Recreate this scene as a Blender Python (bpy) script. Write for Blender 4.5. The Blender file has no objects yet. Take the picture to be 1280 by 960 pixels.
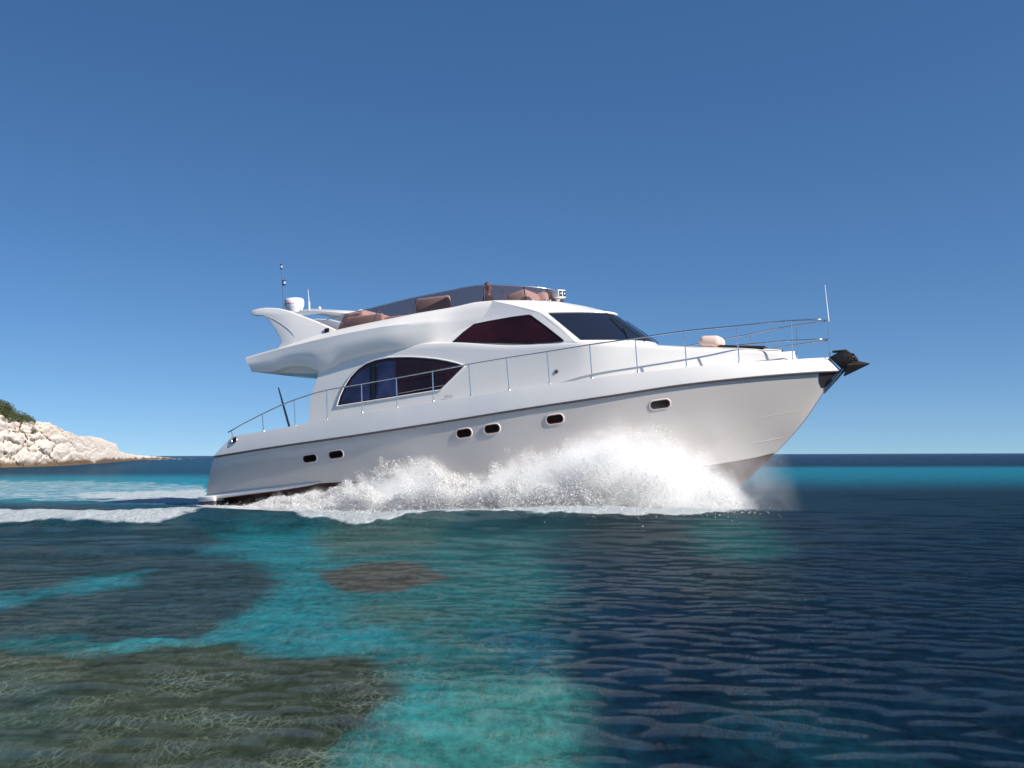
import bpy, math, random
import numpy as np
from mathutils import Vector, Matrix, noise as mnoise
from mathutils.bvhtree import BVHTree
from mathutils.geometry import delaunay_2d_cdt

random.seed(7)
rng = np.random.default_rng(7)
scene = bpy.context.scene
col = scene.collection
R = math.radians

# ------------------------------------------------------------------ camera
CAM_H = 1.45
FPX = 1500.0                       # focal length in pixels of the 1280 px wide photo
cam_d = bpy.data.cameras.new('camera')
cam = bpy.data.objects.new('camera', cam_d)
col.objects.link(cam)
cam_d.sensor_width = 36.0
cam_d.lens = FPX / 1280 * 36.0
cam_d.clip_start = 0.1
cam_d.clip_end = 60000
PITCH = math.atan2(568.5 - 480, FPX)
CAM_M = Matrix.Translation((0, 0, CAM_H)) @ Matrix.Rotation(R(90) + PITCH, 4, 'X') @ Matrix.Rotation(R(-0.18), 4, 'Z')
cam.matrix_world = CAM_M
scene.camera = cam

# ------------------------------------------------------------------ sky, sun, exposure
SUN_EL = R(36)
sun_h = Vector((0.87, -0.49, 0)).normalized()          # horizontal direction towards the sun
to_sun = Vector((sun_h.x * math.cos(SUN_EL), sun_h.y * math.cos(SUN_EL), math.sin(SUN_EL)))
world = bpy.data.worlds.new('World')
scene.world = world
world.use_nodes = True
wn, wl = world.node_tree.nodes, world.node_tree.links
wn.clear()
sky = wn.new('ShaderNodeTexSky')
sky.sky_type = 'NISHITA'
sky.sun_disc = False
sky.sun_elevation = SUN_EL
sky.sun_rotation = math.atan2(sun_h.x, sun_h.y)
sky.altitude = 0
sky.air_density = 1.0
sky.dust_density = 0.35
sky.ozone_density = 4.0
bg = wn.new('ShaderNodeBackground')
bg.inputs['Strength'].default_value = 0.09
wo = wn.new('ShaderNodeOutputWorld')
# look a few degrees above the true horizon band, whose white murk the photo does not show
geo = wn.new('ShaderNodeTexCoord'); sx = wn.new('ShaderNodeSeparateXYZ'); cx = wn.new('ShaderNodeCombineXYZ')
ab = wn.new('ShaderNodeMath'); ab.operation = 'ABSOLUTE'
ma = wn.new('ShaderNodeMath'); ma.operation = 'MULTIPLY_ADD'; ma.inputs[1].default_value = 1.7; ma.inputs[2].default_value = 0.10
wl.new(geo.outputs['Generated'], sx.inputs[0]); wl.new(sx.outputs[0], cx.inputs[0]); wl.new(sx.outputs[1], cx.inputs[1])
wl.new(sx.outputs[2], ab.inputs[0]); wl.new(ab.outputs[0], ma.inputs[0]); wl.new(ma.outputs[0], cx.inputs[2])
nv = wn.new('ShaderNodeVectorMath'); nv.operation = 'NORMALIZE'; wl.new(cx.outputs[0], nv.inputs[0]); wl.new(nv.outputs[0], sky.inputs[0])
sat = wn.new('ShaderNodeHueSaturation'); sat.inputs['Saturation'].default_value = 1.17; sat.inputs['Hue'].default_value = 0.501
wl.new(sky.outputs[0], sat.inputs['Color']); wl.new(sat.outputs[0], bg.inputs[0])
wl.new(bg.outputs[0], wo.inputs[0])
sun_d = bpy.data.lights.new('sun', 'SUN')
sun_d.energy = 5.0
sun_d.angle = R(0.5)
sun_d.color = (1.0, 0.94, 0.85)
sun = bpy.data.objects.new('sun', sun_d)
sun.rotation_euler = to_sun.to_track_quat('Z', 'Y').to_euler()
sun.location = (20, -10, 40)
col.objects.link(sun)
scene.view_settings.view_transform = 'Standard'
scene.view_settings.look = 'None'
scene.view_settings.exposure = 0.52
scene.view_settings.gamma = 1.0
scene.view_settings.use_curve_mapping = False
scene.render.engine = 'CYCLES'
cy = scene.cycles
cy.use_denoising = True
cy.max_bounces = 12
cy.diffuse_bounces = 8
cy.transparent_max_bounces = 24
cy.volume_bounces = 3
cy.sample_clamp_indirect = 6
cy.caustics_reflective = False
cy.caustics_refractive = False

# ------------------------------------------------------------------ helpers
def tag(o, label=None, cat=None, group=None, kind=None):
    if label: o['label'] = label
    if cat: o['category'] = cat
    if group: o['group'] = group
    if kind: o['kind'] = kind
    return o

def pchip(xs, ys):
    xs = np.array(xs, float); ys = np.array(ys, float)
    o = np.argsort(xs); xs = xs[o]; ys = ys[o]
    h = np.diff(xs); d = np.diff(ys) / h
    m = np.zeros_like(ys)
    if len(xs) > 2:
        m[1:-1] = np.where(d[:-1] * d[1:] > 0, 2 * d[:-1] * d[1:] / (d[:-1] + d[1:] + 1e-12), 0)
    m[0] = d[0]; m[-1] = d[-1]
    def f(x):
        x = np.clip(x, xs[0], xs[-1]); i = np.clip(np.searchsorted(xs, x) - 1, 0, len(h) - 1)
        t = (x - xs[i]) / h[i]
        return ((2*t**3 - 3*t**2 + 1) * ys[i] + (t**3 - 2*t**2 + t) * h[i] * m[i]
                + (-2*t**3 + 3*t**2) * ys[i+1] + (t**3 - t**2) * h[i] * m[i+1])
    return f

def sstep(a, b, x):
    t = np.clip((x - a) / (b - a), 0, 1)
    return t * t * (3 - 2 * t)

TWIN = {}
class MB:
    def __init__(s): s.v = []; s.f = []
    def add(s, vs, fs):
        n = len(s.v); s.v += [tuple(map(float, v)) for v in vs]; s.f += [tuple(i + n for i in f) for f in fs]
    def grid(s, P, closed=False):
        P = np.asarray(P, float); r, c = P.shape[:2]
        fs = []
        for i in range(r - 1):
            for j in range(c - 1 if not closed else c):
                k = (j + 1) % c
                fs.append((i*c + j, i*c + k, (i+1)*c + k, (i+1)*c + j))
        s.add(P.reshape(-1, 3), fs)
    def tube(s, path, r, n=8, caps=True):
        path = [Vector(p) for p in path]; rs = r if hasattr(r, '__len__') else [r] * len(path)
        rows = []; up = None
        for i, p in enumerate(path):
            t = (path[min(i+1, len(path)-1)] - path[max(i-1, 0)]).normalized()
            if up is None:
                up = Vector((0, 0, 1)) if abs(t.z) < .9 else Vector((1, 0, 0))
            a = t.cross(up).normalized(); b = a.cross(t).normalized(); up = b
            rows.append([p + (a * math.cos(2*math.pi*k/n) + b * math.sin(2*math.pi*k/n)) * rs[i] for k in range(n)])
        base = len(s.v)
        s.grid(np.array([[tuple(q) for q in row] for row in rows]), closed=True)
        if caps:
            s.f.append(tuple(base + k for k in range(n)))
            L = len(rows) - 1
            s.f.append(tuple(base + L*n + n - 1 - k for k in range(n)))
    def lathe(s, prof, c, n=20, M=None):
        rows = []
        for (r, z) in prof:
            row = []
            for k in range(n):
                a = 2*math.pi*k/n
                v = Vector((r*math.cos(a), r*math.sin(a), z))
                if M is not None: v = M @ v
                row.append(tuple(Vector(c) + v))
            rows.append(row)
        s.grid(np.array(rows), closed=True)
    def box(s, c, size, M=None):
        x, y, z = [q / 2 for q in size]
        vs = [Vector((sx*x, sy*y, sz*z)) for sx in (-1, 1) for sy in (-1, 1) for sz in (-1, 1)]
        if M is not None: vs = [M @ v for v in vs]
        s.add([tuple(Vector(c) + v) for v in vs], [(0,1,3,2),(4,6,7,5),(0,4,5,1),(2,3,7,6),(0,2,6,4),(1,5,7,3)])
    def prism(s, poly, y0, y1, y0t=None, y1t=None):
        """side outline (x,z) given a thickness between y0 and y1"""
        n = len(poly)
        s.add([(x, y0, z) for x, z in poly] + [(x, y1, z) for x, z in poly],
              [tuple(range(n)), tuple(reversed(range(n, 2*n)))] + [(i, i+n, (i+1) % n + n, (i+1) % n) for i in range(n)])
    def mirror(s):
        n = len(s.v)
        s.v += [(x, -y, z) for x, y, z in s.v]
        s.f += [tuple(i + n for i in reversed(f)) for f in s.f]
        return s
    def both(s, name, mat, parent=None, **kw):
        """the starboard piece, and its port twin as an object of its own"""
        a = s.build(name, mat, parent, **kw)
        t = MB(); t.v = [(x, -y, z) for x, y, z in s.v]; t.f = [tuple(reversed(f)) for f in s.f]
        b = t.build(name, mat, TWIN.get(parent.name, parent) if parent else None, **kw)
        TWIN[a.name] = b
        return a
    def build(s, name, mat, parent=None, smooth=True, bevel=0, seg=2, weld=0.0, angle=40, sub=0):
        me = bpy.data.meshes.new(name)
        me.from_pydata(s.v, [], s.f)
        me.validate()
        import bmesh
        bm = bmesh.new(); bm.from_mesh(me)
        if weld > 0: bmesh.ops.remove_doubles(bm, verts=bm.verts, dist=weld)
        bmesh.ops.recalc_face_normals(bm, faces=bm.faces)
        if bevel > 0:
            es = [e for e in bm.edges if len(e.link_faces) == 2 and e.calc_face_angle(0) > R(30)]
            bmesh.ops.bevel(bm, geom=es, offset=bevel, segments=seg, profile=0.5, affect='EDGES', clamp_overlap=True)
        bm.to_mesh(me); bm.free()
        if smooth:
            me.polygons.foreach_set('use_smooth', [True] * len(me.polygons))
            if angle < 180: me.set_sharp_from_angle(angle=R(angle))
        me.materials.append(mat)
        o = bpy.data.objects.new(name, me)
        col.objects.link(o)
        if parent: o.parent = parent
        return o

# ------------------------------------------------------------------ materials
def mat_new(name):
    m = bpy.data.materials.new(name); m.use_nodes = True
    nt = m.node_tree; b = nt.nodes['Principled BSDF']
    return m, nt, b

def simple(name, rgb, rough=.4, metal=0, noise_amt=0.0, noise_scale=3, coat=0, bump=0, bscale=40, spec=None):
    m, nt, b = mat_new(name)
    b.inputs['Base Color'].default_value = (*rgb, 1)
    b.inputs['Roughness'].default_value = rough
    b.inputs['Metallic'].default_value = metal
    b.inputs['Coat Weight'].default_value = coat
    b.inputs['Coat Roughness'].default_value = .06
    if spec is not None: b.inputs['Specular IOR Level'].default_value = spec
    if noise_amt or bump:
        tc = nt.nodes.new('ShaderNodeTexCoord')
    if noise_amt:
        n = nt.nodes.new('ShaderNodeTexNoise'); n.inputs['Scale'].default_value = noise_scale; n.inputs['Detail'].default_value = 5
        nt.links.new(tc.outputs['Object'], n.inputs['Vector'])
        mr = nt.nodes.new('ShaderNodeMapRange'); mr.inputs[1].default_value = .3; mr.inputs[2].default_value = .7
        mr.inputs[3].default_value = 1 - noise_amt; mr.inputs[4].default_value = 1 + noise_amt
        nt.links.new(n.outputs[0], mr.inputs[0])
        hs = nt.nodes.new('ShaderNodeHueSaturation'); hs.inputs['Color'].default_value = (*rgb, 1)
        nt.links.new(mr.outputs[0], hs.inputs['Value']); nt.links.new(hs.outputs[0], b.inputs['Base Color'])
    if bump:
        n2 = nt.nodes.new('ShaderNodeTexNoise'); n2.inputs['Scale'].default_value = bscale; n2.inputs['Detail'].default_value = 3
        nt.links.new(tc.outputs['Object'], n2.inputs['Vector'])
        bp = nt.nodes.new('ShaderNodeBump'); bp.inputs['Strength'].default_value = bump; bp.inputs['Distance'].default_value = .02
        nt.links.new(n2.outputs[0], bp.inputs['Height']); nt.links.new(bp.outputs[0], b.inputs['Normal'])
    return m

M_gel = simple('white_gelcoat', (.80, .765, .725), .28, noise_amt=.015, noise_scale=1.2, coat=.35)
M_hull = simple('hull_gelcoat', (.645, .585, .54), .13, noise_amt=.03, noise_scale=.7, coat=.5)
M_bottom = simple('antifouling_paint', (.10, .038, .032), .5, noise_amt=.25, noise_scale=4)
M_dark = simple('dark_rubber', (.035, .028, .03), .45)
M_rub = simple('rub_rail_vinyl', (.10, .075, .08), .4)
M_steel = simple('polished_steel', (.66, .63, .62), .16, metal=1)
M_blk = simple('black_plastic', (.012, .012, .014), .35)
M_soffit = simple('soffit_gelcoat', (.55, .54, .53), .5)
M_deck = simple('deck_nonskid', (.62, .61, .58), .7, bump=.3, bscale=120)
M_teak = simple('teak', (.30, .17, .08), .6, noise_amt=.2, noise_scale=9)
M_maroon = simple('tinted_glass_maroon', (.026, .006, .007), .04, noise_amt=.5, noise_scale=.8)
M_rim = simple('porthole_rim', (.78, .66, .62), .25, coat=.5)
M_gask = simple('brown_gasket', (.10, .045, .035), .4)
M_portglass = simple('porthole_glass', (.012, .006, .005), .12, spec=.25)
M_blueglass = simple('curtained_glass', (.028, .032, .085), .06, noise_amt=.6, noise_scale=1.6)
M_wind = simple('windshield_glass', (.012, .014, .024), .03); M_wind.node_tree.nodes['Principled BSDF'].inputs['IOR'].default_value = 2.0
M_peach = simple('peach_upholstery', (.90, .70, .63), .7, noise_amt=.06, noise_scale=6)
M_galv = simple('weathered_anchor_steel', (.06, .045, .04), .42, metal=.6, noise_amt=.4, noise_scale=12)
M_silver = simple('brushed_stainless', (.55, .56, .6), .3, metal=1)
M_red = simple('red_mark', (.5, .03, .04), .4)
M_lens = simple('lamp_lens', (.35, .4, .5), .1)

def glass_tint(name, rgb, alpha):
    m, nt, b = mat_new(name)
    nt.nodes.remove(b)
    out = nt.nodes['Material Output']
    tr = nt.nodes.new('ShaderNodeBsdfTransparent'); tr.inputs[0].default_value = (*rgb, 1)
    gl = nt.nodes.new('ShaderNodeBsdfGlossy'); gl.inputs['Roughness'].default_value = .03
    df = nt.nodes.new('ShaderNodeBsdfDiffuse'); df.inputs[0].default_value = (.17, .115, .11, 1)
    fr = nt.nodes.new('ShaderNodeFresnel'); fr.inputs[0].default_value = 1.45
    m0 = nt.nodes.new('ShaderNodeMixShader'); m0.inputs[0].default_value = alpha
    nt.links.new(tr.outputs[0], m0.inputs[1]); nt.links.new(df.outputs[0], m0.inputs[2])
    mx = nt.nodes.new('ShaderNodeMixShader')
    nt.links.new(fr.outputs[0], mx.inputs[0]); nt.links.new(m0.outputs[0], mx.inputs[1]); nt.links.new(gl.outputs[0], mx.inputs[2])
    nt.links.new(mx.outputs[0], out.inputs[0])
    return m
M_screen = glass_tint('smoked_acrylic', (.40, .31, .31), .26)

# ------------------------------------------------------------------ pixel <-> world helpers
def ray(px, py):
    d = CAM_M.to_3x3() @ Vector(((px - 640) / FPX, (480 - py) / FPX, -1))
    return Vector((0, 0, CAM_H)), d
def ground(px, py, z=0):
    o, d = ray(px, py); t = (z - o.z) / d.z
    return o + d * t

# ------------------------------------------------------------------ yacht frame
YAW, TRIM = R(20), R(3.6)
YM = Matrix.Translation((-8.20, 37.1, 0.02)) @ Matrix.Rotation(-YAW, 4, 'Z') @ Matrix.Rotation(-TRIM, 4, 'Y')
YMi = YM.inverted()
def lray(px, py):
    o, d = ray(px, py)
    return YMi @ o, (YMi.to_3x3() @ d)
def P(px, py, b):
    """yacht coordinates of a point at half breadth b (starboard = -y)"""
    o, d = lray(px, py)
    x = 8.0
    for _ in range(12):
        bb = b(x) if callable(b) else b
        t = (-bb - o.y) / d.y
        q = o + d * t; x = q.x
    return q
def line(pts, b, n=60):
    qs = [P(px, py, b) for px, py in pts]
    xs = [q.x for q in qs]; zs = [q.z for q in qs]
    zf = pchip(xs, zs)
    return xs[0], xs[-1], zf
def at_line(L, b, u):
    x = L[0] + (L[1] - L[0]) * u
    return np.array((x, -float(b(x) if callable(b) else b), float(L[2](x))))

# =================================================================== YACHT
yacht = bpy.data.objects.new('motor_yacht', None)
col.objects.link(yacht)
yacht.matrix_world = YM
tag(yacht, 'white flybridge motor yacht ploughing through the sea with its bow raised', 'yacht')

def V3(p): return np.array((p[0], p[1], p[2]), float)
def lerp(a, b, t): return a + (b - a) * t
def cap_across(edge, bulge, n=13, power=2):
    """grid that closes the boat from the starboard edge to its mirror image"""
    rows = []
    for p in edge:
        rows.append([(p[0] + bulge * (1 - abs(s) ** power), -p[1] * s, p[2]) for s in np.linspace(-1, 1, n)])
    return np.array(rows)

Bsh = pchip([0, .15, .35, .5, .65, .78, .88, .95, .985, 1], [2.02, 2.26, 2.42, 2.40, 2.2, 1.75, 1.18, .62, .27, .05])
Csh = pchip([0, .3, .5, .65, .8, .92, 1], [1.86, 2.1, 2.1, 1.86, 1.33, .62, .02])
bR = lambda x: Bsh((x - .1) / 17.86)
bT = lambda x: Bsh((x - .9) / 16.81)
bC = lambda x: Csh((x - 0) / 16.2)
RUB = line([(268, 570.5), (340, 559), (450, 543), (560, 526), (660, 510), (760, 495), (860, 480), (960, 469.5), (1050, 463)], bR)
TOP = line([(290, 545), (328, 539.5), (368, 532), (408.5, 524), (452, 516.5), (496, 509.5), (541, 501.5), (588, 495), (636, 488), (687, 480.5), (740, 473),
            (797, 466), (858, 459.5), (924, 453.3), (991, 449.3), (1036, 447)], bT)
CH = line([(258, 621), (330, 611.5), (400, 604), (550, 600), (700, 594), (800, 589), (880, 582), (940, 572.5), (968, 566)], bC)
stem_q = [P(x, y, 0) for x, y in [(1050, 463), (1029.5, 490.5), (1004, 528), (985, 550), (968, 568)]]
NU = 150
us = np.concatenate([np.linspace(0, .8, 90, endpoint=False), .8 + .2 * (1 - (1 - np.linspace(0, 1, 60)) ** 1.6)])
flare_u = pchip([0, .35, .6, .8, .93, 1], [-.06, -.06, -.06, -.07, -.03, 0])
side_rows = []
NS = 16
stem_x = pchip([q.z for q in stem_q], [q.x for q in stem_q])
for k in range(NS + 1):
    s = k / NS
    row = []
    for u in us:
        a, c = at_line(RUB, bR, u), at_line(CH, bC, u)
        p = lerp(a, c, s)
        f = float(flare_u(u)) * 4 * s * (1 - s) * .9
        p[1] += f
        if p[1] > -.02: p[1] = -.02
        # follow the slightly curved stem near the bow
        w = max(0, (u - .9) / .1)
        p[0] = lerp(p[0], p[0] + (float(stem_x(p[2])) - lerp(RUB[1], CH[1], s)), w * w)
        row.append(p)
    side_rows.append(row)
mb = MB(); mb.grid(side_rows); mb.mirror()
keel_z = pchip([0, 8, 12, 14.2, 15.0, 15.6, 15.95], [-.55, -.75, -.8, -.72, -.45, -.02, .28])
tedge = [side_rows[k][0] for k in range(NS + 1)] + [np.array((0.02, -1.2, -.25))]
mb.grid(cap_across(tedge, -.18, 15))
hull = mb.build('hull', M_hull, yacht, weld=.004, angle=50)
bot = MB(); rows = []
for k in range(9):
    s = k / 8
    rows.append([lerp(at_line(CH, bC, u), np.array((15.95 * u, 0, float(keel_z(15.95 * u)))), s) + np.array((0, -.03 * math.sin(s * 3 * math.pi) * 0, 0)) for u in us])
bot.grid(rows); bot.mirror()
bot.build('hull_bottom', M_bottom, yacht, weld=.004)

# styling lines moulded in the bow flare
def hull_strip(pts, r, name, mat):
    m = MB()
    q = [drop_on(hull_bvh, x, y, -.25 * r)[0] for x, y in pts]
    m.tube(q, r, 6); return m.both(name, mat, yacht)

# ---- bulwark, deck, rub rail
rows = [[], [], [], [], [], []]
for u in us:
    a, t = at_line(RUB, bR, u), at_line(TOP, bT, u)
    a2 = a + np.array((0, -.035, 0.0)); t2 = t.copy()
    rows[0].append(a + np.array((0, .02, 0))); rows[1].append(a2 + np.array((0, 0, .015)))
    mid = lerp(a2, t2, .55) + np.array((0, -.02, 0)); rows[2].append(mid)
    rows[3].append(t2)
    rows[4].append(np.array((t[0], min(t[1] + .10, -.001), t[2] + .012)))
    rows[5].append(np.array((t[0], min(t[1] + .12, -.0005), t[2] - .13)))
m = MB(); m.grid(rows); m.mirror()
m.grid(cap_across([rows[k][0] for k in (1, 2, 3, 4)], -.16, 13))
m.build('bulwark', M_gel, yacht, weld=.003, angle=35)
m = MB()
m.grid([rows[5], [np.array((p[0], p[1] * .5, p[2] + .03)) for p in rows[5]], [np.array((p[0], 0, p[2] + .05)) for p in rows[5]]])
m.mirror(); m.build('deck', M_deck, yacht, weld=.002)
m = MB(); m.tube([at_line(RUB, bR, u) + np.array((0, -.022, -.012)) for u in us], .03, 8)
m.both('rub_rail', M_rub, yacht)
m = MB(); pts = [P(px, py, lambda x: bC(x) + .03) for px, py in [(256, 622.5), (300, 616.5), (350, 610.5), (385, 605.5), (402, 603)]]
m.tube(pts, [.07, .07, .06, .045, .01], 8); m.both('chine_rail', M_gel, yacht)

# ---- swim platform
def plan_slab(outline, z0, z1):
    m = MB(); n = len(outline)
    m.add([(x, y, z0) for x, y in outline] + [(x, y, z1) for x, y in outline],
          [tuple(range(n)), tuple(reversed(range(n, 2*n)))] + [(i, (i+1) % n, (i+1) % n + n, i+n) for i in range(n)])
    return m
half = [(.25, 2.08), (-.2, 2.05), (-.42, 1.93), (-.62, 1.6), (-.8, .9), (-.86, 0)]
outl = [(x, -y) for x, y in half] + [(x, y) for x, y in reversed(half[:-1])]
plan_slab(outl, .10, .24).build('swim_platform', M_gel, yacht, bevel=.025)
outl2 = [(x * .97, y * .985) for x, y in outl]
plan_slab(outl2, -.02, .10).build('platform_underside', M_rub, yacht, bevel=.02)

# ---- cabin walls and coachroof
bS = pchip([3.3, 6, 9, 11, 13, 15, 16.3, 16.8], [1.97, 1.98, 1.91, 1.80, 1.45, .90, .46, .36])
bQ = pchip([3.3, 7, 9, 11.4, 13, 15, 16.6], [1.93, 1.89, 1.86, 1.785, 1.36, .80, .34])
TIN = pchip([at_line(TOP, bT, u)[0] for u in us], [at_line(TOP, bT, u)[2] - .12 for u in us])
QL = line([(398, 457), (440, 441), (500, 430), (560, 427.5), (640, 431), (719, 427.5), (780, 429), (826, 432), (860, 434), (900, 435.5), (940, 437), (976, 439.5)], bQ)
aft_px = [(386, 545), (386, 532), (386.5, 515), (388, 500), (392, 486), (397, 470), (399, 457)]
aq = [P(x, y, 1.95) for x, y in aft_px]
aft_x = pchip([q.z for q in aq], [q.x for q in aq])
crow = []
NC = 14
xe0, xe1 = P(981, 452, .38).x, QL[1]
for k in range(NC + 1):
    t = k / NC; row = []
    for u in np.linspace(0, 1, 110):
        x = lerp(3.45, lerp(xe0, xe1, t), u)
        z0, z1 = float(TIN(x)), float(QL[2](x)) - .07
        z = lerp(z0, z1, t)
        if u < .12:
            xa = float(aft_x(min(z, aq[-1].z)))
            x = lerp(xa, x, u / .12) if u < .12 else x
            z0, z1 = float(TIN(x)), float(QL[2](x)) - .07; z = lerp(z0, z1, t)
        y = -lerp(float(bS(x)), float(bQ(x)), t)
        row.append(np.array((x, y, z)))
    crow.append(row)
top = crow[-1]
for (dy, dz) in ((.02, .045), (.07, .066), (.14, .075)):
    crow.append([np.array((p[0], min(p[1] + dy, -.05), p[2] + dz)) for p in top])
last = crow[-1]
for f in (.8, .6, .4, .2, 0):
    crow.append([np.array((p[0], p[1] * f, p[2] + .08 * (1 - f * f))) for p in last])
m = MB(); m.grid(crow); m.mirror()
edge = [crow[k][-1] for k in range(NC + 4)]
m.grid(cap_across(edge, .32, 15))
m.grid(cap_across([crow[k][0] for k in range(NC + 4)], 0, 5))
cabin = m.build('cabin', M_gel, yacht, weld=.004, angle=42)

# ---- flybridge moulding
bUT = pchip([1.5, 3, 6, 8, 9.2], [1.93, 1.93, 1.84, 1.66, 1.45])
bUC = pchip([1.5, 4, 6, 7.2, 8.0, 8.9], [2.12, 2.17, 2.10, 1.93, 1.68, 1.48])
bUB = pchip([1.9, 3.7, 6, 7.2, 7.9, 8.8], [2.02, 1.985, 1.95, 1.82, 1.62, 1.4])
UT = line([(308, 446), (330, 439.5), (346, 435), (372, 426.5), (400, 417.5), (421, 412), (450, 405.5), (480, 399.5), (517, 392), (567, 383.5), (599, 377), (616, 375.5)], bUT)
UC = line([(306.5, 449), (325, 443.5), (350, 436.5), (375, 430), (400, 424), (450, 413.5), (494, 406.5), (540, 402.5), (588, 400), (604, 399.5)], bUC)
UB = line([(317.5, 464.5), (336, 464.7), (344, 463.4), (353, 460), (363, 457.6), (379, 457.8), (390, 460.5), (400, 464), (430, 451), (480, 439), (540, 431), (590, 424)], bUB)
zsA, zsB = P(318, 465.4, 1.5), P(400, 467, 1.5)
urow = [[] for _ in range(18)]
for u in np.linspace(0, 1, 120):
    t, c, b = at_line(UT, bUT, u), at_line(UC, bUC, u), at_line(UB, bUB, u)
    zs = lerp(zsA.z, zsB.z, np.clip((b[0] - zsA.x) / (zsB.x - zsA.x), 0, 1))
    k = 0
    def put(p):
        global k
        urow[k].append(np.array(p)); k += 1
    fz = t[2] - .42
    put((t[0], 0, fz)); put((t[0], t[1] + .22, fz)); put((t[0], t[1] + .13, t[2] - .03)); put((t[0], t[1] + .10, t[2]))
    put((t[0], t[1] + .03, t[2])); put(lerp(t, c, .12) + np.array((0, -.0, 0)))
    put(lerp(t, c, .5)); put(lerp(t, c, .88)); put(c + np.array((0, .0, 0)))
    g_ = 1 - float(sstep(6, 7.9, c[0]))
    put(lerp(c, b, .10) + np.array((0, -.012 * g_, 0))); put(lerp(c, b, .3) + np.array((0, -.05 * g_, 0)))
    put(lerp(c, b, .55) + np.array((0, -.07 * g_, 0))); put(lerp(c, b, .82) + np.array((0, -.045 * g_, 0))); put(b)
    put((b[0], b[1] + .06, b[2] + .005)); 
    zz = min(zs, b[2]) if b[0] < zsB.x else b[2] - .02
    put((b[0], b[1] + (.5 if b[0] < zsB.x else .14), b[2] + .01)); put((b[0], b[1] + (.52 if b[0] < zsB.x else .16), zz)); put((b[0], 0, zz))
m = MB(); m.grid(urow); m.mirror()
endp = [r[0] for r in urow]
n = len(endp); base = len(m.v)
m.v += [tuple(p) for p in endp] + [(p[0], -p[1], p[2]) for p in endp]
for i in range(n - 1):
    m.f.append((base + i, base + i + 1, base + n + i + 1, base + n + i))
fly = m.build('flybridge', M_gel, yacht, weld=.003, angle=38)

# ---- pilothouse : raked side panel, windshield front and brow
def bV(py): return float(np.interp(py, [375, 392, 427, 431, 434], [1.46, 1.53, 1.76, 1.765, 1.74]))
fe = pchip([375.5, 391, 427, 432], [616, 676, 719, 724])
vrow = []
for py in np.linspace(431, 375.5, 26):
    x1 = float(fe(py)); x0 = float(np.interp(py, [375.5, 431], [575, 490]))
    pyl = lambda px: py if py > 391 else py
    row = []
    for s in np.linspace(0, 1, 40):
        px = lerp(x0, x1, s)
        # the top rows follow the coaming line down to the aft
        yy = py + (1 - s) * (12 if py < 400 else 12 * max(0, 1 - (py - 400) / 30))
        row.append(V3(P(px, yy, bV(py))))
    vrow.append(row)
def level(E, bE, C):
    e = P(*E, bE); c = P(*C, 0); return e, c, bE
LV = [level((716, 434), 1.62, (822, 438)), level((719, 427), 1.76, (821, 430.5)), level((676, 391), 1.53, (769, 394)),
      level((616, 375.5), 1.46, (706, 379))]
def front_pt(lv, s, off=0):
    e, c, b = LV[lv] if isinstance(lv, int) else lv
    a = abs(s)
    return np.array((c.x - (c.x - e.x) * a ** 2.3 + off, b * s, c.z + (e.z - c.z) * a ** 2))
ss = np.linspace(-1, 1, 61)
frow = []
def front_t(t, s):
    """t 0..1 is the windshield between sill and brow"""
    return lerp(front_pt(1, s), front_pt(2, s), t)
frow.append([front_pt(0, s) for s in ss])
for t in np.linspace(0, 1, 10): frow.append([front_t(t, s) + np.array((0, 0, .0)) for s in ss])
# brow: small overhanging lip then the dash slope
bl = []
for s in ss:
    p2, p3 = front_pt(2, s), front_pt(3, s); g = 1 - abs(s) ** 10
    bl.append([p2 + g * np.array((.05, 0, .012)), p2 + g * np.array((.035, 0, .05)), lerp(p2, p3, .12) + g * np.array((0, 0, .045)), lerp(p2, p3, .5) + g * np.array((0, 0, .05)),
               lerp(p2, p3, .85) + g * np.array((0, 0, .02)), p3, p3 + np.array((-.10, 0, .01)), p3 + np.array((-.14, 0, -.4)), p3 + np.array((-.9, 0, -.42))])
for k in range(len(bl[0])): frow.append([b[k] for b in bl])
m = MB(); m.grid(vrow); m.mirror(); m.grid(frow)
pilot = m.build('pilothouse', M_gel, yacht, weld=.006, angle=30)

# ---- raycast helpers onto the finished shells
def bvh_of(objs):
    vs, fs = [], []
    for o in objs:
        n = len(vs); vs += [tuple(v.co) for v in o.data.vertices]; fs += [tuple(i + n for i in p.vertices) for p in o.data.polygons]
    return BVHTree.FromPolygons(vs, fs)
hull_bvh = bvh_of([hull]); cab_bvh = bvh_of([cabin, pilot, fly, bpy.data.objects['bulwark']])
def drop_on(bvh, px, py, off=0):
    o, d = lray(px, py); d = d.normalized()
    loc, nor, _, _ = bvh.ray_cast(o, d)
    if loc is None:
        loc, nor, _, _ = bvh.find_nearest(o + d * 34)
    if nor.dot(d) > 0: nor = -nor
    return loc + nor * off, nor
def dense(poly, step=3, closed=True):
    out = []
    n = len(poly)
    for i in range(n if closed else n - 1):
        a, b = np.array(poly[i], float), np.array(poly[(i+1) % n], float)
        k = max(1, int(np.linalg.norm(b - a) / step))
        out += [tuple(a + (b - a) * j / k) for j in range(k)]
    return out
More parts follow.
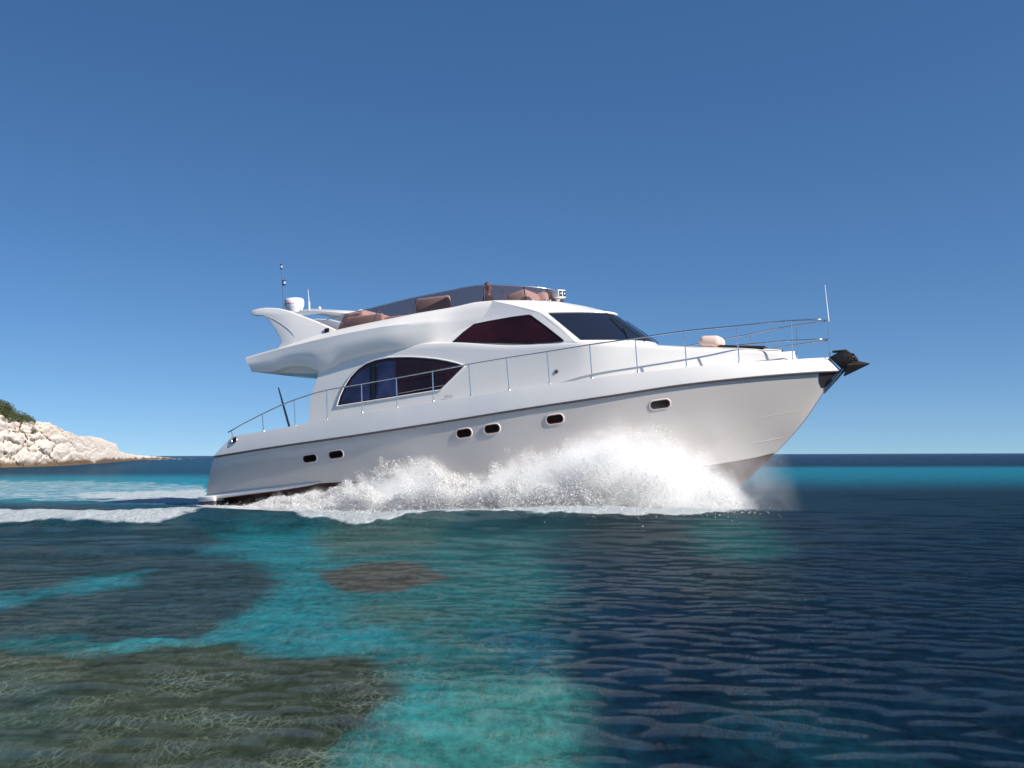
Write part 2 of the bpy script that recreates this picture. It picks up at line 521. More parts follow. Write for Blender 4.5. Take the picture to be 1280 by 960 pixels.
def pane(poly, bvh, name, mat, parent, off=.012, thick=.03, mirror=True, step=4):
    pd = dense(poly, step); n = len(pd)
    xs = [p[0] for p in pd]; ys = [p[1] for p in pd]
    inner = [(x, y) for x in np.arange(min(xs), max(xs), step) for y in np.arange(min(ys), max(ys), step)]
    vs = [Vector(p) for p in pd + inner]
    v2, e2, f2, *_ = delaunay_2d_cdt(vs, [(i, (i+1) % n) for i in range(n)], [tuple(range(n))], 1, 1e-3)
    # average normal keeps the glass in one gently curved sheet
    q = [drop_on(bvh, v.x, v.y) for v in v2]
    m = MB()
    m.add([a + b * off for a, b in q], [tuple(f) for f in f2])
    m.add([drop_on(bvh, *p)[0] + drop_on(bvh, *p)[1] * off for p in pd] + [drop_on(bvh, *p)[0] - drop_on(bvh, *p)[1] * thick for p in pd],
          [(i, (i+1) % n, (i+1) % n + n, i + n) for i in range(n)])
    return (m.both if mirror else m.build)(name, mat, parent, weld=.001, angle=60)
def rim(poly, bvh, r, name, mat, parent, off=.012, step=3, mirror=True):
    pd = dense(poly, step); pd.append(pd[0])
    m = MB(); m.tube([drop_on(bvh, *p)[0] + drop_on(bvh, *p)[1] * off for p in pd], r, 6, caps=False)
    return (m.both if mirror else m.build)(name, mat, parent, weld=.0005, angle=180)

# ---- pilothouse side window
W1 = [(566.5, 427.5), (579, 416), (593, 405.5), (612, 401.6), (640, 396.6), (661, 393.9), (664, 394.8), (684, 409.5), (705, 426.2), (690, 428), (661, 429.6), (620, 428.8)]
w = pane(W1, cab_bvh, 'side_window', M_maroon, yacht)
rim(W1, cab_bvh, .016, 'frame', M_blk, w)
# ---- saloon window: curtained aft glass, dark forward glass
arc = [(421, 508), (425, 495), (431, 482), (438, 471), (447, 461.5), (458, 454), (470, 449.6), (485, 446.8), (500.5, 446), (515, 446), (531, 447), (545, 448.4), (559, 450.8), (571, 453.6), (581.5, 457.3), (566, 473), (551, 487.5)]
sal = pane(arc, cab_bvh, 'saloon_window', M_maroon, yacht, off=.010)
aftp = [(426, 505.5), (429, 496), (434.5, 484), (441, 474), (449, 465), (459, 459), (463, 458), (463, 499.2)]
pane(aftp, cab_bvh, 'curtained_pane', M_blueglass, sal, off=.024)
pane([(470, 455), (483, 452), (494, 451), (495, 494), (470, 498)], cab_bvh, 'curtained_pane', M_blueglass, sal, off=.024)
pane([(464, 457), (469, 455), (469, 498.5), (464, 499)], cab_bvh, 'mullion', M_blk, sal, off=.032)
rim(arc, cab_bvh, .02, 'frame', M_gel, sal, off=.012)
rim([(500, 491.5), (548, 484), (556, 481.3)], cab_bvh, .008, 'inner_handrail', M_steel, sal, off=.02) if False else None
m = MB(); m.tube([drop_on(cab_bvh, *p, .03)[0] for p in [(499, 492), (520, 488), (556, 481.5)]], .010, 6)
m.both('lower_rail', M_steel, sal)

# ---- windshield panes
ws = bpy.data.objects.new('windshield', None); col.objects.link(ws); ws.parent = yacht
for s0, s1 in ((-.955, -.37), (-.335, .335), (.37, .955)):
    g, g2 = [], []
    for t in np.linspace(.05, .97, 8):
        g.append([front_t(t, s) + np.array((.018, .012 * s, .012)) for s in np.linspace(s0, s1, 20)])
        g2.append([front_t(t, s) + np.array((-.02, 0, -.01)) for s in np.linspace(s0, s1, 20)])
    m = MB(); m.grid(g); m.grid([g[0], g2[0]]); m.grid([g[-1], g2[-1]])
    m.grid([[r[0] for r in g], [r[0] for r in g2]]); m.grid([[r[-1] for r in g], [r[-1] for r in g2]])
    m.build('windshield_pane', M_wind, ws, weld=.001)
for s in (-.3525, .3525):
    m = MB(); m.tube([front_t(t, s) + np.array((.02, 0, .012)) for t in np.linspace(.03, .99, 6)], .022, 6); m.build('mullion', M_blk, ws)
for s0, s1 in ((-.6, -.45), (0, .15)):
    m = MB(); m.tube([front_t(.0, s0) + np.array((.05, 0, .03)), front_t(.45, s1) + np.array((.05, 0, .03))], .012, 6)
    m.tube([front_t(.22, s1 - .08) + np.array((.045, 0, .025)), front_t(.8, s1 + .02) + np.array((.045, 0, .025))], .010, 6)
    m.build('wiper', M_blk, ws)

# ---- portholes
def rrect(w_, h_, r, n=6):
    out = []
    for cx, cyy, a0 in ((w_/2 - r, h_/2 - r, 0), (-w_/2 + r, h_/2 - r, 90), (-w_/2 + r, -h_/2 + r, 180), (w_/2 - r, -h_/2 + r, 270)):
        for k in range(n + 1):
            a = R(a0 + 90 * k / n); out.append((cx + r * math.cos(a), cyy + r * math.sin(a)))
    return out
def porthole(px, py, w_, h_):
    c, nrm = drop_on(hull_bvh, px, py)
    c2, _ = drop_on(hull_bvh, px + 6, py - .9)
    tx = (c2 - c).normalized(); ty = nrm.cross(tx).normalized()
    if ty.z < 0: ty = -ty
    for side in (1, -1):
        def tr(x, y, o):
            p = c + tx * x + ty * y + nrm * o
            return (p.x, p.y * side, p.z)
        m = MB()
        outer, rim1, rim2, inner = rrect(w_ + .075, h_ + .07, h_/2 + .03), rrect(w_ + .045, h_ + .04, h_/2 + .01), rrect(w_ + .01, h_ + .01, h_/2 - .005), rrect(w_ - .03, h_ - .035, h_/2 - .025)
        m.grid([[tr(x, y, -.01) for x, y in outer], [tr(x, y, .010) for x, y in outer], [tr(x, y, .020) for x, y in rim1], [tr(x, y, .014) for x, y in rim2]][::1], closed=True)
        fr = m.build('porthole', M_rim, yacht, angle=180)
        m = MB(); m.grid([[tr(x, y, .014) for x, y in rim2], [tr(x, y, .004) for x, y in inner]], closed=True); m.build('gasket', M_gask, fr)
        m = MB(); m.add([tr(x, y, .006) for x, y in inner], [tuple(range(len(inner)))]); m.build('pane', M_portglass, fr, smooth=False)
for px, py, w_, h_ in ((387.5, 573, .44, .20), (420, 568, .44, .20), (580, 541.5, .42, .22), (615, 536, .42, .22), (693.5, 524, .44, .22), (825, 505.5, .50, .21)):
    porthole(px, py, w_, h_)

# ---- small fittings on the hull side and bulwark
def fitting(name, px, py, bvh, fn, mat):
    c, nrm = drop_on(bvh, px, py); M3 = nrm.to_track_quat('Z', 'X').to_matrix()
    m = MB(); fn(m, c, M3); return m.both(name, mat, yacht, angle=40)
fitting('vent_cap', 695.5, 464.5, cab_bvh, lambda m, c, M3: m.lathe([(.0, .02), (.045, .02), (.055, 0), (.055, -.01)], c, 16, M3), M_rub)
fl = fitting('fairlead', 293, 550.5, cab_bvh, lambda m, c, M3: m.lathe([(.0, .006), (.07, .008), (.085, .03), (.10, .03), (.11, 0)], c, 18, Matrix(((1.35, 0, 0), (0, .8, 0), (0, 0, 1))) @ M3 if False else M3), M_silver)
m = MB(); c, nrm = drop_on(cab_bvh, 293, 550.5, .012); m.lathe([(0, .001), (.066, 0)], c, 16, nrm.to_track_quat('Z', 'X').to_matrix()); m.both('opening', M_blk, fl)
for px, py in ((518, 535), (652.5, 513.5), (438, 547)):
    fitting('drain', px, py, hull_bvh if py > 520 or px > 600 else hull_bvh, lambda m, c, M3: m.lathe([(0, .008), (.014, .008), (.018, -.004)], c, 10, M3), M_rub)
c = drop_on(cab_bvh, 561, 498)[0]
m = MB(); cc = V3(c) + np.array((0, -.03, .02))
m.tube([cc + np.array((-.13, 0, .03)), cc + np.array((.13, 0, .03))], [.012, .012], 6)
for d in (-.05, .05): m.tube([cc + np.array((d, .03, -.04)), cc + np.array((d, 0, .03))], .012, 6)
m.both('cleat', M_steel, yacht)
for pts, r in (([(945, 523.5), (962, 520), (985, 515.5), (1005, 512)], .008), ([(940, 554), (955, 551.5), (978, 547.5)], .01)):
    hull_strip(pts, r, 'spray_rail', M_hull)
crease = [(640, 448), (700, 446.2), (760, 444.5), (800, 442.8), (860, 444)]

# ---- side decks rails
def rail_b(x): return float(bT(x)) * .965 - .02 if x < 17.3 else max(float(bT(x)) * .965 - .02, 0)
rp = [(285, 540.5), (300, 532), (328, 517.5), (347, 508.5), (367.6, 500), (408, 488), (452, 480), (495.4, 472.3), (540.6, 464), (580.5, 456.5), (633, 447.5), (683.6, 439.7),
      (737, 431), (794, 423), (855, 414), (920.7, 407.5), (988.7, 400.8), (1036, 400)]
RB = pchip([.4, .9, 4, 16.5, 17.3, 17.75], [2.16, 2.2, 2.30, .80, .42, .0])
rail_bb = lambda x: np.minimum(np.maximum(bT(x) - .07, 0.0), 9) if x < 16.6 else float(pchip([16.6, 17.2, 17.6, 17.76], [float(bT(16.6)) - .07, .48, .28, .0])(x))
RAIL = line(rp, rail_bb)
uu = np.concatenate([np.linspace(0, .93, 80), np.linspace(.935, 1, 25)])
side = [V3((lambda p: p)(at_line(RAIL, rail_bb, u))) for u in uu]
path = side + [np.array((p[0], -p[1], p[2])) for p in reversed(side[:-1])]
hr = MB(); hr.tube(path, .018, 8)
handrail = hr.build('guard_rail', M_steel, yacht, angle=180)
mp = [(921, 431.5), (955, 428.5), (988, 425.5), (1010, 424.6), (1036, 424.3)]
mb_ = lambda x: rail_bb(x) if x < 17.6 else rail_bb(x)
MR = line(mp, rail_bb)
side = [at_line(MR, rail_bb, u) for u in np.linspace(0, 1, 30)]
m = MB(); m.tube(side + [np.array((p[0], -p[1], p[2])) for p in reversed(side[:-1])], .016, 8)
m.build('middle_rail', M_steel, handrail, angle=180)
st = [((289.5, 539), (291, 545.3)), ((327.6, 518), (329.5, 539)), ((367.6, 501), (369, 532)), ((408, 488), (409.2, 524)), ((452, 480), (452.7, 516.3)), ((495.4, 472.3), (496.6, 509.3)),
      ((540.6, 464), (541.8, 501.2)), ((586, 456), (588.6, 494.8)), ((633, 447.5), (636.5, 487.8)), ((683.6, 439.7), (687, 480.2)), ((737, 431), (740.2, 472.8)),
      ((794, 423), (797, 465.8)), ((855, 414), (858.3, 459.3)), ((920.7, 407.8), (924, 453)), ((988.7, 400.8), (991, 449))]
for (tx_, ty_), (bx_, by_) in st:
    q = P(tx_, ty_, rail_bb); w_ = P(bx_, by_, lambda x: max(float(bT(x)) - .07, .05))
    for sgn in (1, -1):
        m = MB(); m.tube([(q.x, q.y * sgn, q.z), (w_.x, w_.y * sgn, w_.z - .02)], .0155, 8)
        m.lathe([(.0, .03), (.02, .03), (.035, .004), (.035, -.01)], (w_.x, w_.y * sgn, w_.z), 10)
        m.build('stanchion', M_steel, handrail, angle=50)
for sgn in (1, -1):
    q = P(1034, 400.5, .15); w_ = P(1036.5, 447, .15)
    m = MB(); m.tube([(q.x, q.y * sgn, q.z), (w_.x, w_.y * sgn, w_.z)], .0155, 8); m.build('stanchion', M_steel, handrail)
m = MB(); a, b = P(1036, 402, 0), P(1031, 356, 0); m.tube([a, b], [.02, .008], 6); m.build('jack_staff', simple('white_fibreglass', (.8, .8, .82), .3), yacht)
m = MB(); a, b = P(361.5, 533, 1.2), P(348, 484.5, 1.2); m.tube([a, lerp(V3(a), V3(b), .5), b], [.035, .032, .02], 8); m.build('ensign_staff', simple('grey_pole', (.16, .17, .2), .35, metal=.4), yacht)

# ---- bow: anchor pocket, stem guard, roller
pane([(1023.5, 465.8), (1050.5, 464.3), (1041, 477), (1031.5, 489.5), (1027, 484.5), (1024, 477)], hull_bvh, 'anchor_pocket', M_dark, yacht, off=.010)
m = MB()
m.tube([np.array(V3(P(x, y, 0))) + np.array((.0, 0, 0)) for x, y in [(1030, 491.5), (1043, 475.5), (1057, 458)]], [.02, .05, .07], 10)
m.build('stem_guard', M_silver, yacht)
def side_prism(pts, b, th, name, mat, parent, bevel=.01, taper=None):
    poly = [(lambda q: (q.x, q.z))(P(x, y, b)) for x, y in pts]
    m = MB(); m.prism(poly, -b - th / 2, -b + th / 2)
    return m.build(name, mat, parent, bevel=bevel, angle=35)
side_prism([(1037, 447.5), (1046, 442), (1055, 439.3), (1062, 440), (1067, 445), (1066, 451), (1060, 457), (1053, 462)], 0, .26, 'bow_roller', M_galv, yacht)

anchor = bpy.data.objects.new('anchor', None); col.objects.link(anchor)
tag(anchor, 'dark steel plough anchor hanging from the bow roller at the tip of the yacht', 'anchor')
anchor.matrix_world = YM
tip, b1, b2, ridge = P(1089, 454.3, 0), P(1055, 470, 0), P(1060, 458, 0), P(1067, 451, 0)
m = MB()
m.add([tip, (b1.x, -.16, b1.z), (b1.x, .16, b1.z), (b2.x, -.26, b2.z + .02), (b2.x, .26, b2.z + .02), (ridge.x, 0, ridge.z + .02)],
      [(0, 3, 1), (0, 1, 2), (0, 2, 4), (0, 5, 3), (0, 4, 5), (1, 3, 5, 4, 2)])
m.build('fluke', M_galv, anchor, bevel=.008, smooth=False)
m = MB(); a = P(1058, 441, 0); m.tube([V3(a) + np.array((-.35, 0, .06)), V3(a) + np.array((-.02, 0, .05)), V3(P(1069, 447, 0)), V3(P(1074, 454, 0))], [.03, .045, .045, .03], 8)
m.lathe([(0, -.05), (.05, -.05), (.05, .05), (0, .05)], P(1066, 444, 0), 14, Matrix.Rotation(R(90), 3, 'X'))
m.build('shank', M_galv, anchor)
m = MB()
for k in range(5):
    c = lerp(V3(P(1060, 440, 0)), V3(P(1068, 449, .12)), k / 4)
    m.lathe([(.018, -.03), (.03, -.015), (.03, .015), (.018, .03)], c, 8, Matrix.Rotation(R(60 * k), 3, 'X'))
m.build('shackle', M_galv, anchor)

# =================================================================== SEA
CI = np.array(CAM_M.inverted())
def project(X, Y, Z=0.0):
    Yc = np.maximum(Y, 3.0)
    x = CI[0, 0]*X + CI[0, 1]*Yc + CI[0, 2]*Z + CI[0, 3]
    y = CI[1, 0]*X + CI[1, 1]*Yc + CI[1, 2]*Z + CI[1, 3]
    z = CI[2, 0]*X + CI[2, 1]*Yc + CI[2, 2]*Z + CI[2, 3]
    return 640 + FPX * x / -z, 480 - FPX * y / -z

def vnoise(x, y, seed=0, oct=4):
    """value noise on numpy arrays"""
    out = np.zeros_like(x); amp, tot = 1.0, 0
    for o in range(oct):
        xi = np.floor(x); yi = np.floor(y); fx = x - xi; fy = y - yi
        fx = fx*fx*(3-2*fx); fy = fy*fy*(3-2*fy)
        def h(a, b):
            n = np.sin(a*127.1 + b*311.7 + seed*74.7 + o*19.3) * 43758.5453
            return n - np.floor(n)
        v = (h(xi, yi)*(1-fx) + h(xi+1, yi)*fx)*(1-fy) + (h(xi, yi+1)*(1-fx) + h(xi+1, yi+1)*fx)*fy
        out += amp * v; tot += amp; amp *= .5; x = x*2.03 + 7.1; y = y*2.03 + 3.7
    return out / tot * 2 - 1

def poly_sd(poly, X, Y, ysc=1.0):
    """signed distance (negative inside) to a polygon, Y stretched by ysc"""
    P_ = np.array(poly, float); P_[:, 1] *= ysc; Yq = Y * ysc
    d = np.full(X.shape, 1e9); inside = np.zeros(X.shape, bool)
    n = len(P_)
    for i in range(n):
        a, b = P_[i], P_[(i+1) % n]
        ex, ey = b - a; wx, wy = X - a[0], Yq - a[1]
        t = np.clip((wx*ex + wy*ey) / (ex*ex + ey*ey + 1e-9), 0, 1)
        d = np.minimum(d, (wx - ex*t)**2 + (wy - ey*t)**2)
        c = ((a[1] > Yq) != (b[1] > Yq)) & (X < (b[0]-a[0]) * (Yq-a[1]) / (b[1]-a[1] + 1e-12) + a[0])
        inside ^= c
    d = np.sqrt(d)
    return np.where(inside, -d, d)

rows_Y = [-60, -40, -25, -15, -8, -4, -1, 1, 2.2, 3.2, 4.2]
pys = np.arange(1010, 574, -.9)
near = [ground(640, p).y for p in pys]
rows_Y += list(near)
yy = near[-1]
while yy < 40000: yy *= 1.06; rows_Y.append(yy)
rows_Y = np.array(rows_Y)
NCOL = 820
tt = np.linspace(-1, 1, NCOL); tcol = np.sign(tt) * (0.55 * np.abs(tt) + .45 * np.abs(tt) ** 3)
Yg = np.repeat(rows_Y[:, None], NCOL, 1)
Wd = 10 + .82 * np.abs(Yg) + np.where(Yg < 4, 40, 0) * 0
Xg = tcol[None, :] * Wd
print('sea verts', Xg.size)
# --- waves
Zg = np.zeros_like(Xg)
wr = np.random.default_rng(11)
dY = np.abs(np.gradient(rows_Y))[:, None]
dX = np.abs(np.gradient(Xg, axis=1))
for k in range(64):
    lam = .24 * (1.075 ** k) if k < 38 else wr.uniform(.6, 3.4)
    ang = wr.normal(0.0, .35) if k % 3 == 0 else (1 if wr.random() < .62 else -1) * wr.uniform(.45, 1.15)
    kx, ky = math.sin(ang) * 2*math.pi/lam, math.cos(ang) * 2*math.pi/lam
    amp = .0042 * lam ** .95 * (.7 if lam < .6 else .30)
    if lam > 2.2: amp *= .6
    res = 1 - sstep(.16 * lam, .40 * lam, np.maximum(dY, dX * .6))
    ph = wr.uniform(0, 6.28)
    Zg += amp * res * np.sin(kx*Xg + ky*Yg + ph + .8 * vnoise(Xg / (lam*4), Yg / (lam*4), k, 2))
calm = .55 + .45 * sstep(-.3, .5, vnoise(Xg/7, Yg/9, 90, 2))
Zg *= calm
# --- ridges thrown up by the yacht
def ridge(pts, h, w_px):
    global Zg
    xs = [ground(*p).x for p in pts]; ysr = [ground(*p).y for p in pts]
    yc = np.interp(Xg, xs, ysr); w = w_px * yc * yc / (FPX * CAM_H)
    end = sstep(xs[0] - 3, xs[0] + 2, Xg) * (1 - sstep(xs[-1] - 2, xs[-1] + 2, Xg))
    Zg += h * np.exp(-((Yg - yc - .25 * vnoise(Xg/2, Yg/2, 5, 2)) / w) ** 2) * end
ridge([(-500, 652), (0, 648), (120, 650), (250, 645), (380, 652), (480, 652), (620, 646), (760, 642), (870, 638)], .20, 5)
ridge([(-500, 664), (0, 664), (240, 661), (400, 670), (520, 668), (680, 658)], -.05, 5)
ridge([(-500, 690), (0, 688), (300, 680), (700, 672), (1200, 668)], .035, 9)
px, py = project(Xg, Yg)
# --- what the water colour is: depth and bottom, laid out on the sea bed
wx = vnoise(Xg*.9, Yg*.45, 1, 6); wy = vnoise(Xg*.9, Yg*.45, 2, 6)
sc_ = np.clip((py - 569) / 150, .02, 2.5)
wx2 = vnoise(Xg*3.1, Yg*1.6, 7, 4); wy2 = vnoise(Xg*3.1, Yg*1.6, 8, 4)
qx = px + (wx * 26 + wx2 * 12) * sc_; qy = py + (wy * 12 + wy2 * 6) * sc_
C = np.zeros(Xg.shape + (3,)); C[:] = (.0014, .0105, .023)
def blend(mask, rgb):
    global C
    C = C * (1 - mask[..., None]) + np.array(rgb) * mask[..., None]
def zone(poly, rgb, soft, alpha=1.0, ysc=2.0):
    sd = poly_sd(poly, qx, qy, ysc); soft = soft * 1.5
    blend(alpha * (1 - sstep(-soft, soft, sd)), rgb)
far_n = vnoise(Xg*.012, Yg*.004, 21, 3)
# far sea and the turquoise shelf behind
blend(1 - sstep(574, 586, py), (.004, .018, .055))
sh = sstep(581, 586, py + 1.0 * far_n) * (1 - sstep(588, 618, py)) * sstep(250, 330, px)
blend(sh * .92, (.004, .13, .20))
# left : blue lagoon
left = 1 - sstep(240, 330, px)
blend(left * sstep(571, 578, py) * (1 - sstep(634, 640, py)) * (.6 + .4*far_n), (.005, .060, .115))
blend(left * sstep(590, 600, py) * (1 - sstep(622, 634, py)) * .8, (.012, .20, .27))
blend(left * sstep(636, 652, py) * .6, (.006, .03, .055))
# teal body of the shallows
zone([(-900, 668), (250, 664), (560, 655), (690, 665), (740, 720), (700, 790), (700, 830), (735, 880), (775, 960), (800, 1100), (-900, 1100)], (.013, .078, .084), 62, .97)
zone([(-900, 655), (250, 660), (312, 692), (350, 718), (338, 752), (262, 802), (160, 806), (60, 800), (-900, 830)], (.016, .034, .040), 9, .96)
zone([(-200, 662), (180, 662), (250, 676), (300, 700), (250, 700), (100, 690), (-200, 700)], (.010, .040, .062), 14, .6)
zone([(-100, 752), (60, 738), (130, 722), (196, 718), (180, 728), (110, 740), (30, 756), (-100, 775)], (.012, .12, .15), 7, .75)
zone([(250, 690), (310, 662), (410, 660), (400, 700), (425, 745), (520, 800), (400, 806), (265, 806), (345, 745), (352, 712)], (.012, .125, .150), 17, .8)
zone([(120, 812), (210, 800), (300, 803), (200, 826)], (.014, .19, .22), 6, .7)
zone([(382, 718), (430, 708), (545, 704), (556, 722), (520, 734), (455, 742), (410, 733)], (.046, .044, .036), 5, .92)
zone([(430, 762), (520, 754), (560, 768), (500, 780), (440, 778)], (.04, .075, .06), 11, .5)
zone([(395, 668), (430, 655), (560, 655), (545, 690), (400, 690)], (.05, .085, .07), 14, .55)
zone([(-900, 812), (130, 822), (230, 806), (330, 808), (470, 816), (502, 848), (478, 880), (440, 915), (405, 975), (380, 1100), (-900, 1100)], (.026, .034, .020), 9, .95)
zone([(-100, 840), (60, 850), (110, 900), (40, 930), (-100, 960)], (.030, .060, .055), 30, .5)
zone([(340, 820), (480, 826), (500, 855), (470, 895), (420, 905), (430, 860)], (.016, .020, .018), 9, .6)
zone([(498, 848), (530, 838), (560, 860), (560, 900), (520, 900)], (.014, .22, .24), 22, .6)
zone([(560, 850), (700, 850), (770, 1000), (600, 1100), (480, 1100), (430, 950)], (.030, .155, .145), 30, .75)
zone([(600, 790), (720, 790), (700, 840), (640, 850)], (.004, .05, .085), 18, .7)
zone([(700, 640), (960, 640), (980, 700), (1000, 760), (760, 740)], (.012, .026, .028), 30, .6)
zone([(860, 655), (910, 640), (960, 660), (985, 690), (940, 700), (870, 690)], (.006, .075, .075), 20, .6)
zone([(690, 690), (830, 700), (860, 830), (800, 940), (740, 860), (700, 800)], (.003, .016, .036), 30, .75)
zone([(920, 870), (1060, 900), (1130, 960), (1000, 980), (880, 930)], (.004, .035, .05), 30, .5)
# --- foam lying on the water
F = np.zeros_like(Xg)
fx = px + wx * 10 * np.clip(sc_*2, .2, 1); fy = py + wy * 3.0 + 1.4 * vnoise(Xg*.5, Yg*.5, 33, 3) + 2.4 * vnoise(Xg*2.2, Yg*1.2, 34, 4)
def foam(poly, soft, a, ysc=3.0):
    global F
    sd = poly_sd(poly, fx, fy, ysc)
    F = np.maximum(F, a * (1 - sstep(-soft, soft, sd)))
foam([(-700, 640), (0, 641.5), (60, 641), (120, 644), (180, 645), (262, 642.5), (255, 646), (200, 654), (140, 656), (80, 655), (40, 657), (-700, 657)], 9, .84)
foam([(-700, 600), (0, 601), (100, 603), (160, 605), (262, 606), (262, 612), (150, 609), (60, 606), (-700, 605)], 9, .56)
foam([(-700, 612), (0, 616), (80, 618), (130, 614), (190, 612), (262, 610), (262, 631), (200, 630), (150, 628), (90, 622), (0, 620), (-700, 618)], 12, .86)
foam([(240, 629), (300, 633), (360, 626), (900, 616), (915, 640), (870, 643), (800, 647), (740, 648), (680, 650), (600, 648), (540, 652), (450, 658), (400, 656), (350, 648), (300, 641), (250, 634)], 8, 1.15)
foam([(-700, 598), (0, 599), (120, 600), (262, 604), (262, 633), (170, 631), (100, 628), (0, 626), (-700, 624)], 10, .60)
foam([(300, 640), (360, 640), (420, 650), (400, 657), (350, 650)], 8, 1.0)
foam([(-200, 577), (40, 580), (130, 577), (40, 583), (-200, 586)], 5, .35)
foam([(150, 571.8), (215, 572.4), (270, 573.5), (200, 575), (150, 574)], 3, .75)
foam([(1225, 574), (1290, 574.5), (1290, 576), (1225, 575)], 3, .2)

Zg += np.clip(F, 0, 1) * (.05 * vnoise(Xg*2.5, Yg*1.2, 51, 4) + .03 * vnoise(Xg*7, Yg*3, 52, 3)) * (dY < 1.2)
verts = np.stack([Xg, Yg, Zg], -1).reshape(-1, 3)
nr, nc = Xg.shape
ii = (np.arange(nr - 1)[:, None] * nc + np.arange(nc - 1)[None, :]).ravel()
quads = np.stack([ii, ii + 1, ii + nc + 1, ii + nc], -1).astype(np.int32)
me = bpy.data.meshes.new('sea')
me.vertices.add(len(verts)); me.vertices.foreach_set('co', verts.astype(np.float32).ravel())
me.loops.add(quads.size); me.loops.foreach_set('vertex_index', quads.ravel())
me.polygons.add(len(quads)); me.polygons.foreach_set('loop_start', np.arange(0, quads.size, 4, dtype=np.int32))
me.polygons.foreach_set('use_smooth', np.ones(len(quads), bool))
me.update(calc_edges=True)
a = me.attributes.new('bottom', 'FLOAT_COLOR', 'POINT')
a.data.foreach_set('color', np.concatenate([C.reshape(-1, 3), np.ones((len(verts), 1))], 1).astype(np.float32).ravel())
a = me.attributes.new('foam', 'FLOAT', 'POINT'); a.data.foreach_set('value', F.astype(np.float32).ravel())
# how shallow the clear water is: lets the painted light net show
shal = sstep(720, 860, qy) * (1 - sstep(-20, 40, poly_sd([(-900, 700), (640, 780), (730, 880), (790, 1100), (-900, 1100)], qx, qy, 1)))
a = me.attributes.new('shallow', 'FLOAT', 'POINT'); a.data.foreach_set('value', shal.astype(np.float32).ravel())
sea = bpy.data.objects.new('sea', me); col.objects.link(sea)
tag(sea, kind='structure')

m, nt, b = mat_new('sea_water'); nt.nodes.remove(b)
N, L = nt.nodes.new, nt.links.new
def nd(t, **kw):
    n = N(t)
    for k, v in kw.items(): setattr(n, k, v)
    return n
def math_(op, a, b_=None, c_=None, clamp=False):
    n = nd('ShaderNodeMath', operation=op, use_clamp=clamp)
    for i, v in enumerate((a, b_, c_)):
        if v is None: continue
        if hasattr(v, 'is_output'): L(v, n.inputs[i])
        else: n.inputs[i].default_value = v
    return n.outputs[0]
tc = nd('ShaderNodeTexCoord')
def mapped(sx_, sy_, rot=0, sz=1):
    mp = nd('ShaderNodeMapping'); mp.inputs['Scale'].default_value = (sx_, sy_, sz); mp.inputs['Rotation'].default_value = (0, 0, rot)
    L(tc.outputs['Object'], mp.inputs['Vector']); return mp.outputs[0]
def noise_(vec, scale, detail=4, rough=.55, dist=0):
    n = nd('ShaderNodeTexNoise'); n.inputs['Scale'].default_value = scale; n.inputs['Detail'].default_value = detail
    n.inputs['Roughness'].default_value = rough; n.inputs['Distortion'].default_value = dist
    L(vec, n.inputs['Vector']); return n
bot_a = nd('ShaderNodeAttribute', attribute_name='bottom'); foam_a = nd('ShaderNodeAttribute', attribute_name='foam'); sh_a = nd('ShaderNodeAttribute', attribute_name='shallow')
# mottled sea bed, with the ripples' light and dark painted into its colour
n1 = noise_(mapped(1, .8), 1.3, 5); n2 = noise_(mapped(1, .35, .2), 12, 6, .72)
mot = math_('ADD', math_('MULTIPLY', n1.outputs[0], 1.5), math_('MULTIPLY', n2.outputs[0], 2.6))
hs = nd('ShaderNodeHueSaturation'); L(bot_a.outputs['Color'], hs.inputs['Color']); L(math_('ADD', mot, -1.05), hs.inputs['Value'])
# caustic light painted into the bottom colour as a fine pale net
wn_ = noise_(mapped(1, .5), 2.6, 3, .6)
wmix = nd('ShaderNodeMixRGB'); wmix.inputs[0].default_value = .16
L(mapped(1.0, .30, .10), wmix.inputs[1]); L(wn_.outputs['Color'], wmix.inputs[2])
def caustic_veins(scale, lo, hi):
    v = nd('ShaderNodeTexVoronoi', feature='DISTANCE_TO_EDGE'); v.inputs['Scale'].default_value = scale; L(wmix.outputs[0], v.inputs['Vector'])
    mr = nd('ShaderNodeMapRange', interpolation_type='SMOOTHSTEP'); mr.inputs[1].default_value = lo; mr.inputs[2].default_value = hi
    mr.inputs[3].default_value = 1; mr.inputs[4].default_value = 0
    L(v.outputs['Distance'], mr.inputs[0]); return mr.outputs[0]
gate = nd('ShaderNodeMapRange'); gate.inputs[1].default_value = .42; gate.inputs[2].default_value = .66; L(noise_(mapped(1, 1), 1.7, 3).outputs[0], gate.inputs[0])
vv = math_('MULTIPLY', math_('ADD', caustic_veins(17.0, 0, .06), math_('MULTIPLY', caustic_veins(38.0, 0, .12), .8)), gate.outputs[0])
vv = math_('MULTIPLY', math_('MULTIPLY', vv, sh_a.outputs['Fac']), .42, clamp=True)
caustic_net = nd('ShaderNodeMixRGB'); L(vv, caustic_net.inputs[0]); L(hs.outputs[0], caustic_net.inputs[1]); caustic_net.inputs[2].default_value = (.19, .24, .17, 1)
